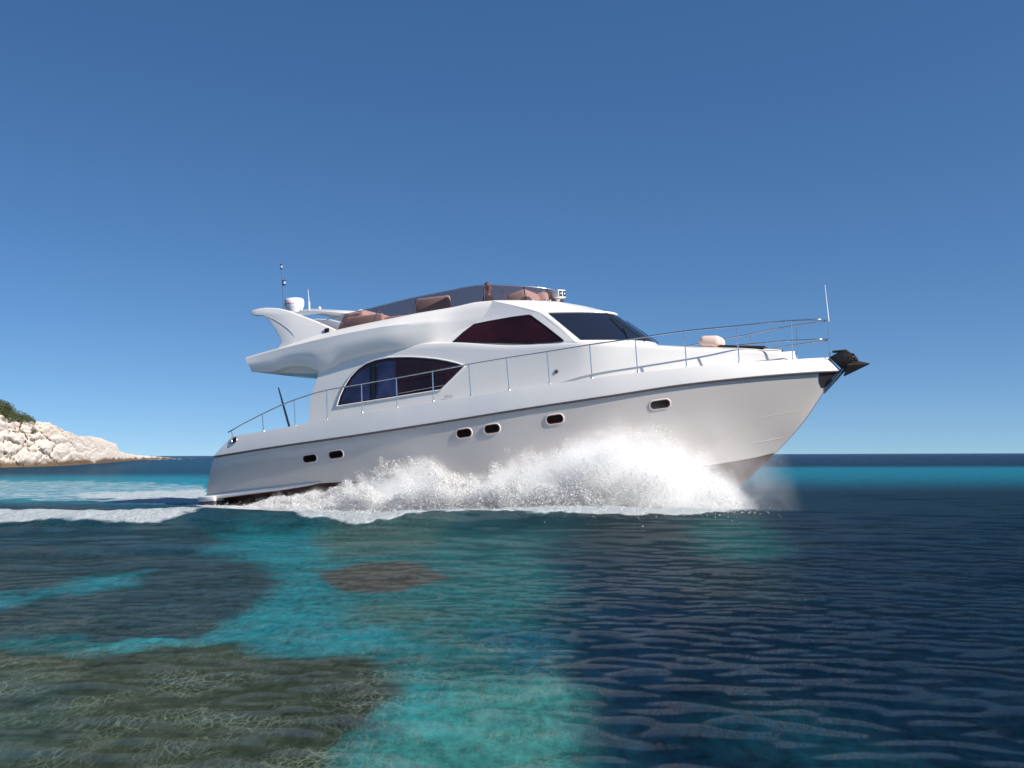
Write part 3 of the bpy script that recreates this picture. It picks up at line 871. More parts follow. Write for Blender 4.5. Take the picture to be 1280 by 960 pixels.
# foam coverage, broken up
fn1 = noise_(mapped(.7, .45), 2.0, 8, .7, .6); fn2 = noise_(mapped(1, .5), 9, 6, .7)
fth = math_('ADD', math_('MULTIPLY', fn1.outputs[0], .75), math_('MULTIPLY', fn2.outputs[0], .35))
fm = nd('ShaderNodeMapRange', interpolation_type='SMOOTHSTEP'); fm.inputs[1].default_value = -.12; fm.inputs[2].default_value = .42
L(math_('SUBTRACT', foam_a.outputs['Fac'], fth), fm.inputs[0])
foamc = nd('ShaderNodeMixRGB'); L(fm.outputs[0], foamc.inputs[0]); L(caustic_net.outputs[0], foamc.inputs[1]); fcol = nd('ShaderNodeMixRGB'); L(fn2.outputs[0], fcol.inputs[0]); fcol.inputs[1].default_value = (.42, .52, .56, 1); fcol.inputs[2].default_value = (.86, .87, .88, 1); L(fcol.outputs[0], foamc.inputs[2])
# ripples
bn1 = noise_(mapped(1, .45, .16), 5.2, 8, .70); bn2 = noise_(mapped(1, .36, -.12), 24, 5, .65)
hgt = math_('ADD', math_('MULTIPLY', bn1.outputs[0], 1.0), math_('MULTIPLY', bn2.outputs[0], .5))
hgt = math_('ADD', hgt, math_('MULTIPLY', math_('MULTIPLY', fm.outputs[0], fn2.outputs[0]), 1.6))
bp = nd('ShaderNodeBump'); bp.inputs['Strength'].default_value = .9; bp.inputs['Distance'].default_value = .25; L(hgt, bp.inputs['Height'])
# light comes up out of the water evenly; only the foam takes the relief
up_ = nd('ShaderNodeCombineXYZ'); up_.inputs[2].default_value = 1
nmix = nd('ShaderNodeMix', data_type='VECTOR'); L(fm.outputs[0], nmix.inputs[0]); L(up_.outputs[0], nmix.inputs[4]); L(bp.outputs[0], nmix.inputs[5])
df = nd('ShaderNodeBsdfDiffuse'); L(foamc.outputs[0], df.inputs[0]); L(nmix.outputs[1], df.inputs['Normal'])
gl = nd('ShaderNodeBsdfGlossy'); gl.inputs['Roughness'].default_value = .05; gl.inputs['Color'].default_value = (.95, .97, 1, 1); L(bp.outputs[0], gl.inputs['Normal'])
fr = nd('ShaderNodeFresnel'); fr.inputs[0].default_value = 1.333; L(bp.outputs[0], fr.inputs['Normal'])
fac = math_('MULTIPLY', math_('MULTIPLY', fr.outputs[0], 0.40), math_('SUBTRACT', 1.0, math_('MULTIPLY', fm.outputs[0], .9)))
mx = nd('ShaderNodeMixShader'); L(fac, mx.inputs[0]); L(df.outputs[0], mx.inputs[1]); L(gl.outputs[0], mx.inputs[2])
L(mx.outputs[0], nt.nodes['Material Output'].inputs[0])
me.materials.append(m)

# =================================================================== HEADLAND
def fbm(p, o=5): return mnoise.fractal(p, 1.0, 2.1, o)
prof_x = [-700, -300, -120, 0, 11, 22, 28, 47, 63, 87, 98, 112, 131, 143, 147, 150, 160, 178, 200, 216]
rock_y = [440, 470, 500, 521, 524, 526, 526.5, 529, 533, 542.5, 546.5, 546.5, 550.5, 554.5, 560, 565, 567.2, 569.4, 571, 572.3]
rtop = pchip(prof_x, rock_y)
base_y = pchip([-700, -200, 0, 77, 131, 175, 216], [604, 591, 584.5, 582.2, 578.6, 575.2, 573.6])
NCx, NRr = 900, 130
hv = []
for i in range(NCx):
    fx_ = i / (NCx - 1)
    pxx = -420 + (216 + 420) * fx_
    g0 = ground(pxx, float(base_y(pxx)))
    dirn = Vector((g0.x, g0.y, 0)).normalized()
    d0 = Vector((g0.x, g0.y)).length
    depth = 5.0
    hz = max(CAM_H + (568.5 + (640 - pxx) * .0031 - float(rtop(pxx))) * (d0 + depth * .8) / FPX, .12)
    for j in range(NRr):
        r = j / (NRr - 1)
        # an arc: shelf at the water, cliff, then the rounded back
        if r < .10: d, z = lerp(-2.5, 0, r / .10) * 1.0, lerp(-.6, .22 * min(1, hz), r / .10)
        elif r < .72:
            t = (r - .10) / .62
            d = depth * (t ** 1.5); z = lerp(.22 * min(1, hz), hz, math.sin(t * math.pi / 2) ** .85)
        else:
            t = (r - .72) / .28
            d = depth + 9 * t; z = lerp(hz, -1, t * t)
        p = Vector((dirn.x * (d0 + d), dirn.y * (d0 + d), z))
        p0 = p; p = p * min(1, (155 / d0) ** .8)
        w = Vector((fbm(p * .6, 3), fbm(p * .6 + Vector((9, 0, 0)), 3), fbm(p * .6 + Vector((0, 9, 0)), 3)))
        dist, _ = mnoise.voronoi(Vector((p.x * .40, p.y * .2, p.z * .62)) + w * .30)
        crack = min(dist[1] - dist[0], .45) / .45
        d2, _ = mnoise.voronoi(Vector((p.x * 1.5, p.y * .7, p.z * 1.9)) + w * .35 + Vector((3, 1, 0)))
        crack2 = min(d2[1] - d2[0], .45) / .45
        amp = min(1, hz / 2.5) * min(1, max(0, (r - .03) / .10)) * (1 if r < .7 else .6)
        push = ((crack ** .4 - .75) * 2.3 + (crack2 ** .5 - .7) * .42 + fbm(p * 2.6, 5) * .20 + fbm(p * .35, 3) * .35) * amp
        p = p0
        hv.append((p.x - dirn.x * push * 1.1, p.y - dirn.y * push * 1.1, p.z + push * (.30 if r > .4 else .1)))
hv = np.array(hv).reshape(NCx, NRr, 3)
# keep the crest on the surveyed skyline: scale heights column by column against a smoothed crest
cr = hv[:, :, 2].max(1)
m = MB(); m.grid(hv)
m_rock, nt, b = mat_new('pale_limestone')
N, L = nt.nodes.new, nt.links.new
tc = nd('ShaderNodeTexCoord')
sp = nd('ShaderNodeSeparateXYZ'); L(tc.outputs['Object'], sp.inputs[0])
nr1 = noise_(mapped(1, 1), .35, 6, .65); nr2 = noise_(mapped(1, 1), 2.6, 6, .7)
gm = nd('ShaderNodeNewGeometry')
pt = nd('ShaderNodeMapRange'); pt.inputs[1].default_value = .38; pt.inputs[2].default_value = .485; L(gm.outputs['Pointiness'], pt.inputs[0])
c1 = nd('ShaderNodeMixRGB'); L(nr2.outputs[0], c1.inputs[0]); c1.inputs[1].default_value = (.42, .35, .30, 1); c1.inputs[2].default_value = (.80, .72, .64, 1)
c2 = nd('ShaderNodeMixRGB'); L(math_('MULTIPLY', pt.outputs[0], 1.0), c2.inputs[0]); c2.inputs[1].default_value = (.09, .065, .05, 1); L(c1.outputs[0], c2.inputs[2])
# splash zone stain: brown weed low down
nr3 = noise_(mapped(1, .25), .16, 5, .6)
zz_ = math_('ADD', sp.outputs[2], math_('MULTIPLY', math_('SUBTRACT', nr3.outputs[0], .5), -2.6))
st_ = nd('ShaderNodeMapRange', interpolation_type='SMOOTHSTEP'); st_.inputs[1].default_value = .35; st_.inputs[2].default_value = 1.25; L(zz_, st_.inputs[0])
c3 = nd('ShaderNodeMixRGB'); L(st_.outputs[0], c3.inputs[0]); c3.inputs[1].default_value = (.13, .085, .05, 1); L(c2.outputs[0], c3.inputs[2])
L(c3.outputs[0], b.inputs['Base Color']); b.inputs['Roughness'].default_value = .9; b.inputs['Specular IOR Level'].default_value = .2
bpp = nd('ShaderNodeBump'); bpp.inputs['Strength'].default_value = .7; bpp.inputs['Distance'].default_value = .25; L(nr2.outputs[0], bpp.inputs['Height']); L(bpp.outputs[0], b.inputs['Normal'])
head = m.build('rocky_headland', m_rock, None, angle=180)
tag(head, kind='structure')

# scrub on top of the headland: leaf-sized faces spread through low mounds
def leaf_cloud(name, centers, per, leaf, mat, seed):
    lr = np.random.default_rng(seed)
    vs, fs = [], []
    for (cx_, cy_, cz_, rx, ry, rz) in centers:
        n = int(per * rx * rz)
        d = lr.normal(size=(n, 3)); d /= np.linalg.norm(d, axis=1)[:, None]
        rr = lr.uniform(.55, 1.0, n) ** .6 * (1 + .22 * np.sin(d[:, 0]*5 + cx_) * np.cos(d[:, 2]*6 + cx_))
        c = d * rr[:, None] * np.array((rx, ry, rz)) + np.array((cx_, cy_, cz_))
        a = lr.normal(size=(n, 3)); a /= np.linalg.norm(a, axis=1)[:, None]; b2 = np.cross(a, lr.normal(size=(n, 3))); b2 /= np.linalg.norm(b2, axis=1)[:, None]
        sz = lr.uniform(.6, 1.4, n)[:, None] * leaf
        q = np.stack([c - a*sz, c + b2*sz*.5, c + a*sz, c - b2*sz*.5], 1).reshape(-1, 3)
        k = len(vs); vs += [tuple(v) for v in q]; fs += [(k+4*i, k+4*i+1, k+4*i+2, k+4*i+3) for i in range(n)]
    mm = MB(); mm.v = vs; mm.f = fs
    return mm.build(name, mat, None, smooth=False)
M_scrub = simple('scrub_leaves', (.060, .075, .026), .7, noise_amt=.5, noise_scale=1.2)
sr_ = random.Random(5)
cs = []
for k in range(240):
    pxx = sr_.uniform(-200, 47)
    ty = float(np.interp(pxx, [-200, 0, 11, 28, 39, 47], [440, 507.5, 514, 519.5, 525, 530.5])); by_ = float(np.interp(pxx, [-200, 0, 11, 22, 28, 47], [480, 524, 526, 533, 531, 532]))
    g0 = ground(pxx, float(base_y(pxx))); dirn = Vector((g0.x, g0.y, 0)).normalized(); d = Vector((g0.x, g0.y)).length + sr_.uniform(4.5, 8)
    ry_ = sr_.uniform(ty + 3, max(by_, ty + 4)); z = CAM_H + (568.5 + (640 - pxx) * .0031 - ry_) * d / FPX
    r_ = sr_.uniform(.6, 1.05) * min(1, max(.35, (by_ - ty) / 12))
    cs.append((dirn.x * d, dirn.y * d, z - r_ * .3, r_ * 1.5, r_ * 1.5, r_ * .8))
scrub = leaf_cloud('scrub', cs, 900, .07, M_scrub, 4)
tag(scrub, kind='stuff')
g0 = ground(39, float(base_y(39))); dirn = Vector((g0.x, g0.y, 0)).normalized(); d = Vector((g0.x, g0.y)).length + 2.2
zb_ = CAM_H + (570.4 - 541) * d / FPX
bush = leaf_cloud('bush', [(dirn.x*d, dirn.y*d, zb_, .62, .6, .32), (dirn.x*d - .5, dirn.y*d, zb_ + .1, .4, .5, .22), (dirn.x*d + .5, dirn.y*d, zb_ - .05, .35, .5, .2)], 3000, .05, simple('grey_green_leaves', (.05, .062, .045), .8, noise_amt=.4, noise_scale=3), 9)
tag(bush, 'small dark grey-green bush growing in a hollow of the pale rocks below the scrub', 'bush')

# =================================================================== FLYBRIDGE FITTINGS
# ---- radar arch : two swept fins joined by a wing
fin = [(308, 387), (316, 384.6), (325.5, 383.2), (342, 384), (354, 386.8), (365, 390.6), (379, 395.8), (393.4, 401.4), (408, 407.5), (423, 413.8), (432, 416), (415, 421), (400, 425.5),
       (370, 434), (346, 441), (346.5, 435), (351, 427.5), (348, 421.5), (340, 410), (332, 400.5), (324.5, 394.2), (316, 393), (309.2, 393.4)]
arch = bpy.data.objects.new('radar_arch', None); col.objects.link(arch); arch.parent = yacht
def fin_mesh(sgn):
    poly = [(lambda q: (q.x, q.z))(P(x, y, 1.93)) for x, y in fin]
    zb = P(346, 441, 1.93).z
    m = MB(); n = len(poly)
    f = lambda z: .26 * max(0, z - zb) / 1.2
    m.add([(x, sgn * (-1.99 + f(z)), z) for x, z in poly] + [(x, sgn * (-1.75 + f(z) * 1.2), z) for x, z in poly],
          [tuple(range(n)), tuple(reversed(range(n, 2*n)))] + [(i, i+n, (i+1) % n + n, (i+1) % n) for i in range(n)])
    return m
for sgn in (1, -1):
    fo = fin_mesh(sgn).build('fin', M_gel, arch, bevel=.035, seg=3, angle=35)
fin_bvh = bvh_of([o for o in arch.children if o.name.startswith('fin')] + [fly])
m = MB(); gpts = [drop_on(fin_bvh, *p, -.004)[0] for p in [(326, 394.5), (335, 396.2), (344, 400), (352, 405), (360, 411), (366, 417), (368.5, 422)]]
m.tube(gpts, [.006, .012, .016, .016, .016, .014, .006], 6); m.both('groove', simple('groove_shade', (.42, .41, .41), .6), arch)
# wing
wa, wb = P(366, 391.0, 1.65), P(440, 392.5, 1.65)
rows_ = []
for s in np.linspace(-1, 1, 15):
    y = 1.72 * s; up = .20 * (1 - s * s)
    xa = wa.x - .0 + .12 * s * s; xb = wb.x - .05
    prof = [(xa, wa.z - .06), (xa + .02, wa.z + .0), (xa + .25, wa.z + .03), (lerp(xa, xb, .55), lerp(wa.z, wb.z, .5) + .03), (xb - .04, wb.z + .02), (xb, wb.z - .015), (xb - .08, wb.z - .07), (lerp(xa, xb, .5), wa.z - .13), (xa + .1, wa.z - .12)]
    rows_.append([(x, y, z + up) for x, z in prof])
m = MB(); m.grid(rows_, closed=True); m.f += [tuple(range(9)), tuple(range(9 * 14, 9 * 15))]; m.build('wing', M_gel, arch, angle=50)
# sun-bleached bench moulding seen between the fins and the screen
def rbox(name, c, size, mat, parent, bevel=.05, rot=0, tilt=0):
    m = MB(); m.box((0, 0, 0), size, Matrix.Rotation(tilt, 3, 'Y'))
    m.v = [tuple(Vector(v) + Vector(c)) for v in m.v]
    return m.build(name, mat, parent, bevel=bevel, seg=3, angle=60)
# ---- radome, mast, aerials
def loc(px, py, b=0): return V3(P(px, py, b))
rc = loc(368, 391.2, 0)
rd = MB(); rd.lathe([(0, .0), (.23, 0), (.25, .06), (.28, .15), (.305, .22), (.31, .36), (.29, .41), (.24, .44), (0, .45)], rc + np.array((0, 0, .0)), 28)
rd_o = rd.build('radome', simple('radome_white', (.8, .79, .78), .35), yacht, angle=60)
for k, (w_, h_) in enumerate(((.05, .05), (.03, .035), (.05, .045), (.03, .03), (.02, .03))):
    a = R(-118 + k * 13.5)
    p = rc + np.array((.313 * math.cos(a), .313 * math.sin(a), .265 - .002 * k))
    m = MB(); m.box(p, (.004, w_, h_), Matrix.Rotation(a, 3, 'Z')); m.build('red_letter', M_red, rd_o, smooth=False)
mast = bpy.data.objects.new('light_mast', None); col.objects.link(mast); mast.parent = yacht
ma_, mb2 = loc(355, 391, .35), loc(351.6, 333, .35)
m = MB(); m.tube([ma_, lerp(ma_, mb2, .5), mb2], [.03, .022, .014], 8); m.build('pole', M_steel, mast)
for px, py, r in ((351.7, 333.5, .042), (355.2, 353.5, .055)):
    c = loc(px, py, .35)
    m = MB(); m.lathe([(0, .085), (r, .08), (r, .05), (.01, .05), (.01, -.045), (r, -.045), (r, -.075), (0, -.075)], c, 14); lo = m.build('navigation_light', M_blk, mast, angle=30)
    m = MB(); m.lathe([(r * .8, -.045), (r * .8, .05)], c, 14); m.build('lens', M_lens, lo)
m = MB(); a, b = loc(386.5, 389, .1), loc(386.3, 377.5, .1); m.tube([a, b], .03, 8); m.tube([b, loc(385, 361.5, .1)], [.012, .005], 6); m.build('whip_aerial', bpy.data.materials['white_fibreglass'], yacht)
m = MB(); a, b = loc(400, 390, 0), loc(399.6, 386, 0); m.tube([a, b], .022, 8); m.lathe([(0, 0), (.045, .005), (.05, .03), (.03, .06), (0, .07)], b, 12); m.build('satellite_receiver', bpy.data.materials['white_fibreglass'], yacht)
fitting('side_light', 409, 414, fin_bvh, lambda m, c, M3: m.box(c, (.16, .13, .07), M3), M_blk)

# ---- smoked wind screen: panels along the coaming, round the front and back down the port side
bTop = pchip([3, 6, 8, 9.2], [1.86, 1.76, 1.55, 1.33])
SB = line([(421, 412), (450, 405.5), (480, 399.5), (517, 392), (567, 383.5), (599, 377), (612, 375.8)], lambda x: bUT(x) - .06)
ST = line([(430.5, 393), (454, 387.6), (480, 381), (515, 372.6), (556, 364.4), (597, 357), (612, 356.2)], bTop)
Ct, Cb = P(699, 364.5, 0), P(706, 379.5, 0)
eb = at_line(SB, lambda x: bUT(x) - .06, 1.0); et = at_line(ST, bTop, 1.0)
def scr(w):
    """w -1..0 starboard side going forward, 0..1 round the front to the centre; returns bottom and top"""
    if w <= 0:
        xb = lerp(SB[0], SB[1], w + 1); xt = lerp(ST[0], ST[1], w + 1)
        return (np.array((xb, -(float(bUT(xb)) - .06), float(SB[2](xb)) - .02)), np.array((xt, -float(bTop(xt)), float(ST[2](xt)))))
    s = 1 - w
    f = lambda e, c: np.array((c.x - (c.x - e[0]) * s ** 2.2, e[1] * s, c.z + (e[2] - c.z) * s ** 1.6))
    return f(eb, Cb) + np.array((-.03, 0, 0)), f(et, Ct)
def wpx(px): # side parameter for a photo column of the lower edge
    q = P(px, float(np.interp(px, [421, 517, 599], [412, 392, 377])), 1.8); return (q.x - SB[0]) / (SB[1] - SB[0]) - 1
screen = bpy.data.objects.new('wind_screen', None); col.objects.link(screen); screen.parent = yacht
splits = [-1, wpx(467), wpx(516), wpx(600), .30, .62, 1.0]
def flip(p): return np.array((p[0], -p[1], p[2]))
for i in range(len(splits) - 1):
    a, b = splits[i], splits[i+1]
    g = [[lerp(*scr(w), t) for w in np.linspace(a + .002, b - .002 if b < 1 else b, 14)] for t in (0, .35, .7, 1)]
    for sgn in (1, -1):
        gg = [[p if sgn == 1 else flip(p) for p in r] for r in g]
        if sgn == -1: gg = [r[::-1] for r in gg]
        m = MB(); m.grid(gg); m.build('screen_panel', M_screen, screen, weld=.0005)
    if b < .9:
        for sgn in (1, -1):
            q0, q1 = scr(b)
            if sgn == -1: q0, q1 = flip(q0), flip(q1)
            m = MB(); m.tube([q0, q1], .014, 6); m.build('post', M_rub if i < 3 else M_blk, screen)
m = MB()
pp = [scr(w)[1] for w in np.linspace(-1, 1, 70)]
m.tube([scr(-1)[0]] + pp + [flip(p) for p in reversed(pp[:-1])] + [flip(scr(-1)[0])], .012, 6); m.build('top_trim', M_silver, screen, angle=180)
m = MB(); q = scr(-1)[1]; m.tube([q, q + (q - scr(-.95)[1]) * 3.2 + np.array((0, 0, -.05))], .01, 6); m.both('stay', M_silver, screen)

# ---- seats on the flybridge
def seat_obj(name, c, size, back=None, label=None, mat=M_peach):
    r = rbox(name, c, size, mat, yacht, .06)
    return r
fz = P(540, 395, 1.3).z
rbox('seat_back', P(541.5, 385, 1.42), (1.06, .16, .62), M_peach, yacht, .07)
rbox('seat_back', (P(455, 403, 1.45).x, -1.5, P(455, 402, 1.45).z), (1.3, .16, .34), M_peach, yacht, .06)
rbox('seat_back', (P(455, 403, 1.45).x - .3, 0.2, P(455, 402, 0).z - .05), (.2, 2.6, .5), M_peach, yacht, .06)
rbox('seat_cushion', (P(500, 398, 1.2).x, -1.15, P(500, 399, 1.2).z), (2.6, .6, .16), M_peach, yacht, .05)
con = rbox('helm_console', (9.5, -.15, P(650, 372, .6).z - .12), (.7, 1.15, .62), M_peach, yacht, .16, tilt=R(-14))
rbox('console_pod', (9.75, .85, P(650, 372, .0).z - .12), (.6, 1.1, .5), M_peach, yacht, .14, tilt=R(-14))
m = MB(); hc = V3((9.20, -.75, P(625, 366, .75).z - .12)); MM = Matrix.Rotation(R(62), 3, 'Y')
ring = [hc + np.array(MM @ Vector((.19 * math.cos(a), .19 * math.sin(a), 0))) for a in np.linspace(0, 2*math.pi, 25)]
m.tube(ring, .014, 6, caps=False)
for k in range(3):
    a = k * 2.094; m.tube([hc, hc + np.array(MM @ Vector((.19 * math.cos(a), .19 * math.sin(a), 0)))], .009, 6)
m.build('steering_wheel', M_steel, yacht, angle=180)
# ---- chrome horns and searchlight on the dash
def brow_pt(t, s): return lerp(front_pt(2, s), front_pt(3, s), t) + np.array((0, 0, .045))
for px, b, r in ((661.5, .95, .04), (678.5, .75, .035), (684, .6, .035)):
    c = loc(px, 376.6, b)
    m = MB(); MX = Matrix.Rotation(R(90), 3, 'Y')
    m.lathe([(0, -.14), (.03, -.14), (.018, -.05), (.02, .03), (r, .10), (r * .8, .11), (0, .07)], c + np.array((0, 0, .02)), 14, MX)
    m.lathe([(.035, -.08), (.02, -.06), (.012, .0)], c, 10); m.build('horn', M_steel, yacht)
sl = bpy.data.objects.new('searchlight', None); col.objects.link(sl); sl.parent = yacht
c = loc(697, 384.5, .35)
m = MB(); m.lathe([(.11, -.06), (.11, .04), (.075, .08), (.065, .18), (.09, .22)], c, 18); m.build('pedestal', M_gel, sl)
hc2 = loc(696.5, 368.5, .35); MH = Matrix.Rotation(R(-32), 3, 'Z')
m = MB(); m.box((0, 0, 0), (.46, .30, .23), MH); m.v = [tuple(Vector(v) + Vector(hc2)) for v in m.v]; m.build('lamp_housing', M_gel, sl, bevel=.045, seg=3)
for d in (-.066, .066):
    m = MB(); m.box(tuple(Vector(hc2) + MH @ Vector((.232, d, 0))), (.006, .105, .16), MH); m.build('lamp_glass', M_blk, sl, smooth=False)
for d in (-.066, .066):
    m = MB(); m.lathe([(0, 0), (.03, .004)], tuple(Vector(hc2) + MH @ Vector((.238, d, .0))), 10, (MH @ Matrix.Rotation(R(90), 3, 'Y'))); m.build('reflector', M_lens, sl)

# ---- foredeck hatch and cushion
def roof_z(x, y=0.0): return cab_bvh.ray_cast(Vector((x, y, 8)), Vector((0, 0, -1)))[0].z
a, b = P(899, 434.6, .3), P(957, 436.6, .3)
m = MB(); m.box(((a.x + b.x) / 2, 0, roof_z((a.x + b.x) / 2) + .02), (b.x - a.x, .60, .05), Matrix.Rotation(math.atan2(roof_z(a.x) - roof_z(b.x), b.x - a.x), 3, 'Y')); m.build('deck_hatch', M_dark, yacht, bevel=.015)
cz = P(886, 432, .3).z
cush = bpy.data.objects.new('foredeck_cushion', None)
m = MB()
a, b = P(868, 431, .35), P(905, 433, .35)
m.box(((a.x+b.x)/2, .1, roof_z((a.x+b.x)/2, .1) + .14), ((b.x - a.x) * .80, .8, .34), Matrix.Rotation(R(5), 3, 'Y'))
cush = m.build('foredeck_cushion', simple('faded_peach_cloth', (.74, .55, .47), .8), None, bevel=.165, seg=5, angle=180)
cush.matrix_world = YM
tag(cush, 'pale peach bolster cushion lying on the foredeck ahead of the windshield', 'cushion')

# =================================================================== HELMSMAN
def skinned(name, joints, edges, mat, parent, levels=2):
    me = bpy.data.meshes.new(name)
    me.from_pydata([j[:3] for j in joints], edges, [])
    o = bpy.data.objects.new(name, me); col.objects.link(o)
    sm = o.modifiers.new('skin', 'SKIN'); sm.use_smooth_shade = True
    for i, j in enumerate(joints):
        me.skin_vertices[0].data[i].radius = (j[3], j[4] if len(j) > 4 else j[3])
        me.skin_vertices[0].data[i].use_root = (i == 0)
    ss_ = o.modifiers.new('sub', 'SUBSURF'); ss_.levels = levels; ss_.render_levels = levels
    dg = bpy.context.evaluated_depsgraph_get()
    ev = bpy.data.meshes.new_from_object(o.evaluated_get(dg))
    o.modifiers.clear(); o.data = ev; ev.name = name
    ev.materials.clear(); ev.materials.append(mat)
    if parent: o.parent = parent
    return o
pr = bpy.data.objects.new('person', None); col.objects.link(pr)
tag(pr, 'person in a dark shirt seated at the flybridge helm behind the smoked screen', 'person')
hd = P(610, 354.5, .75)
pr.matrix_world = YM @ Matrix.Translation((hd.x - .05, hd.y, hd.z - .88))      # origin at the seat
M_skin = simple('skin', (.50, .27, .19), .5); M_shirt = simple('dark_shirt', (.03, .028, .04), .8); M_hair = simple('brown_hair', (.10, .05, .03), .7)
M_trouser = simple('navy_shorts', (.03, .04, .08), .8)
J = [(0, 0, .02, .15, .17), (.01, 0, .22, .12, .16), (.02, 0, .42, .12, .18), (.03, 0, .52, .07, .10), (.04, 0, .60, .052), (.055, 0, .66, .06), (.06, 0, .74, .088, .08), (.055, 0, .83, .085, .075), (.05, 0, .88, .05),
     (.03, -.19, .49, .055), (.12, -.25, .26, .042), (.36, -.14, .30, .034), (.42, -.12, .32, .03),
     (.03, .19, .49, .055), (.12, .25, .26, .042), (.36, .14, .30, .034), (.42, .12, .32, .03),
     (.10, -.10, 0, .09), (.46, -.13, .02, .065), (.50, -.13, -.38, .045), (.52, -.13, -.42, .04), (.62, -.13, -.44, .035),
     (.10, .10, 0, .09), (.46, .13, .02, .065), (.50, .13, -.38, .045), (.52, .13, -.42, .04), (.62, .13, -.44, .035), (.155, 0, .765, .012)]
E = [(0,1),(1,2),(2,3),(3,4),(4,5),(5,6),(6,7),(7,8),(2,9),(9,10),(10,11),(11,12),(2,13),(13,14),(14,15),(15,16),(0,17),(17,18),(18,19),(19,20),(20,21),(0,22),(22,23),(23,24),(24,25),(25,26),(6,27)]
# five bent fingers on each hand, closed round the wheel rim
for sgn, w_ in ((-1, 12), (1, 16)):
    for k in range(5):
        n0 = len(J); off = (k - 1.5) * .017
        if k < 4:
            J += [(.455, sgn * .12 + off, .335, .0085), (.485 + .003 * (k % 2), sgn * .12 + off, .325, .008), (.488, sgn * .12 + off, .30, .007)]
        else:
            J += [(.43, sgn * .12 - sgn * .035, .325, .010), (.455, sgn * .12 - sgn * .045, .31, .009), (.475, sgn * .12 - sgn * .04, .30, .007)]
        E += [(w_, n0), (n0, n0 + 1), (n0 + 1, n0 + 2)]
body = skinned('body', J, E, M_skin, pr)
JS = [(0, 0, .0, .165, .185), (.01, 0, .22, .14, .18), (.02, 0, .42, .14, .195), (.03, 0, .52, .085, .12), (.03, -.19, .49, .072), (.10, -.24, .32, .06), (.03, .19, .49, .072), (.10, .24, .32, .06)]
skinned('shirt', JS, [(0,1),(1,2),(2,3),(2,4),(4,5),(2,6),(6,7)], M_shirt, pr)
skinned('shorts', [(0, 0, .0, .17, .19), (.12, -.10, .005, .105), (.38, -.125, .02, .085), (.12, .10, .005, .105), (.38, .125, .02, .085)], [(0,1),(1,2),(0,3),(3,4)], M_trouser, pr)
m = MB(); m.lathe([(.088, .72), (.099, .79), (.094, .86), (.07, .905), (.035, .925), (0, .93)], (.035, 0, 0), 18); m.build('hair', M_hair, pr)
for y in (-.032, .032):
    m = MB(); m.lathe([(0, -.012), (.009, -.007), (.012, 0), (.009, .007), (0, .012)], (.138, y, .785), 8); m.build('eye', M_blk, pr)
rbox('helm_seat', (pr.matrix_world.translation - YM.translation).length and ((YMi @ pr.matrix_world).translation.x - .02, (YMi @ pr.matrix_world).translation.y, (YMi @ pr.matrix_world).translation.z - .20), (.5, .55, .14), M_peach, yacht, .05)

# =================================================================== SPRAY
SPR_T = pchip([282, 310, 335, 365, 395, 418, 430, 450, 470, 495, 520, 535, 548, 562, 580, 600, 625, 650, 672, 692, 712, 740, 760, 785, 810, 838, 862, 880, 894, 908, 922, 936],
              [636, 629, 620, 614, 612, 605, 592, 588, 583, 577, 567, 565, 575, 590, 588, 583, 570, 561, 556, 545, 536, 528, 521, 514, 521, 533, 546, 558, 571, 588, 606, 632])
SPR_B = pchip([282, 330, 380, 450, 520, 600, 700, 780, 860, 910, 962], [637, 645, 652, 655, 651, 646, 641, 637, 631, 628, 624])
hullb = lambda x: float(bC(x))
def outboard(px, d):
    """yacht-frame plane d metres outboard of the chine for a photo column; solved once on a table"""
    return P(px, 610, lambda x: max(hullb(x), .1) + d)
tabx = np.linspace(270, 975, 90)
tb = {d: np.array([(lambda q: (q.x, q.y))(outboard(x, d)) for x in tabx]) for d in (0.05, 2.2)}
Ym = np.array(YM)
sr = np.random.default_rng(3)
def spray_points(n, over=1.0, pmin=282, pmax=935):
    """random droplet positions in world space inside the plume"""
    out = []
    tot = 0
    while tot < n:
        k = n * 2
        pxs = sr.uniform(pmin, pmax, k)
        dd = sr.uniform(0, 1, k) ** 1.3
        # where it stands in the yacht's frame
        bx = lerp(np.interp(pxs, tabx, tb[.05][:, 0]), np.interp(pxs, tabx, tb[2.2][:, 0]), dd)
        by = lerp(np.interp(pxs, tabx, tb[.05][:, 1]), np.interp(pxs, tabx, tb[2.2][:, 1]), dd)
        wX = Ym[0, 0]*bx + Ym[0, 1]*by + Ym[0, 3]; wY = Ym[1, 0]*bx + Ym[1, 1]*by + Ym[1, 3]
        top_y, bot_y = SPR_T(pxs), SPR_B(pxs)
        hmax = (569 - top_y) * wY / FPX + CAM_H
        # the sheet is highest by the hull and falls away outboard
        hm = np.maximum(hmax, .02) * (1 - .55 * dd)
        v = sr.uniform(0, 1.45, k)
        z = v * hm
        n1 = vnoise(wX*1.3 + z*.5, z*1.6 + wY*.7, 41, 5)
        n2 = vnoise(wX*5 + z*2.2, z*4.0 + wY*2, 42, 3)
        edge = 1.0 + .48 * n1 + .22 * n2
        acc = np.clip((edge - v) / .40, 0, 1) ** 1.6
        acc *= .18 + .82 * np.clip(.45 + 1.3 * n2 + 1.0 * n1, 0, 1)
        acc *= np.clip(hm / .6, .15, 1.0)
        acc *= (1 - .70 * sstep(720, 900, pxs)) * (1 - sstep(885, 932, pxs))
        keep = sr.uniform(0, 1, k) < acc
        out.append(np.stack([wX, wY, z - .02], -1)[keep]); tot += keep.sum()
    return np.concatenate(out)[:n]
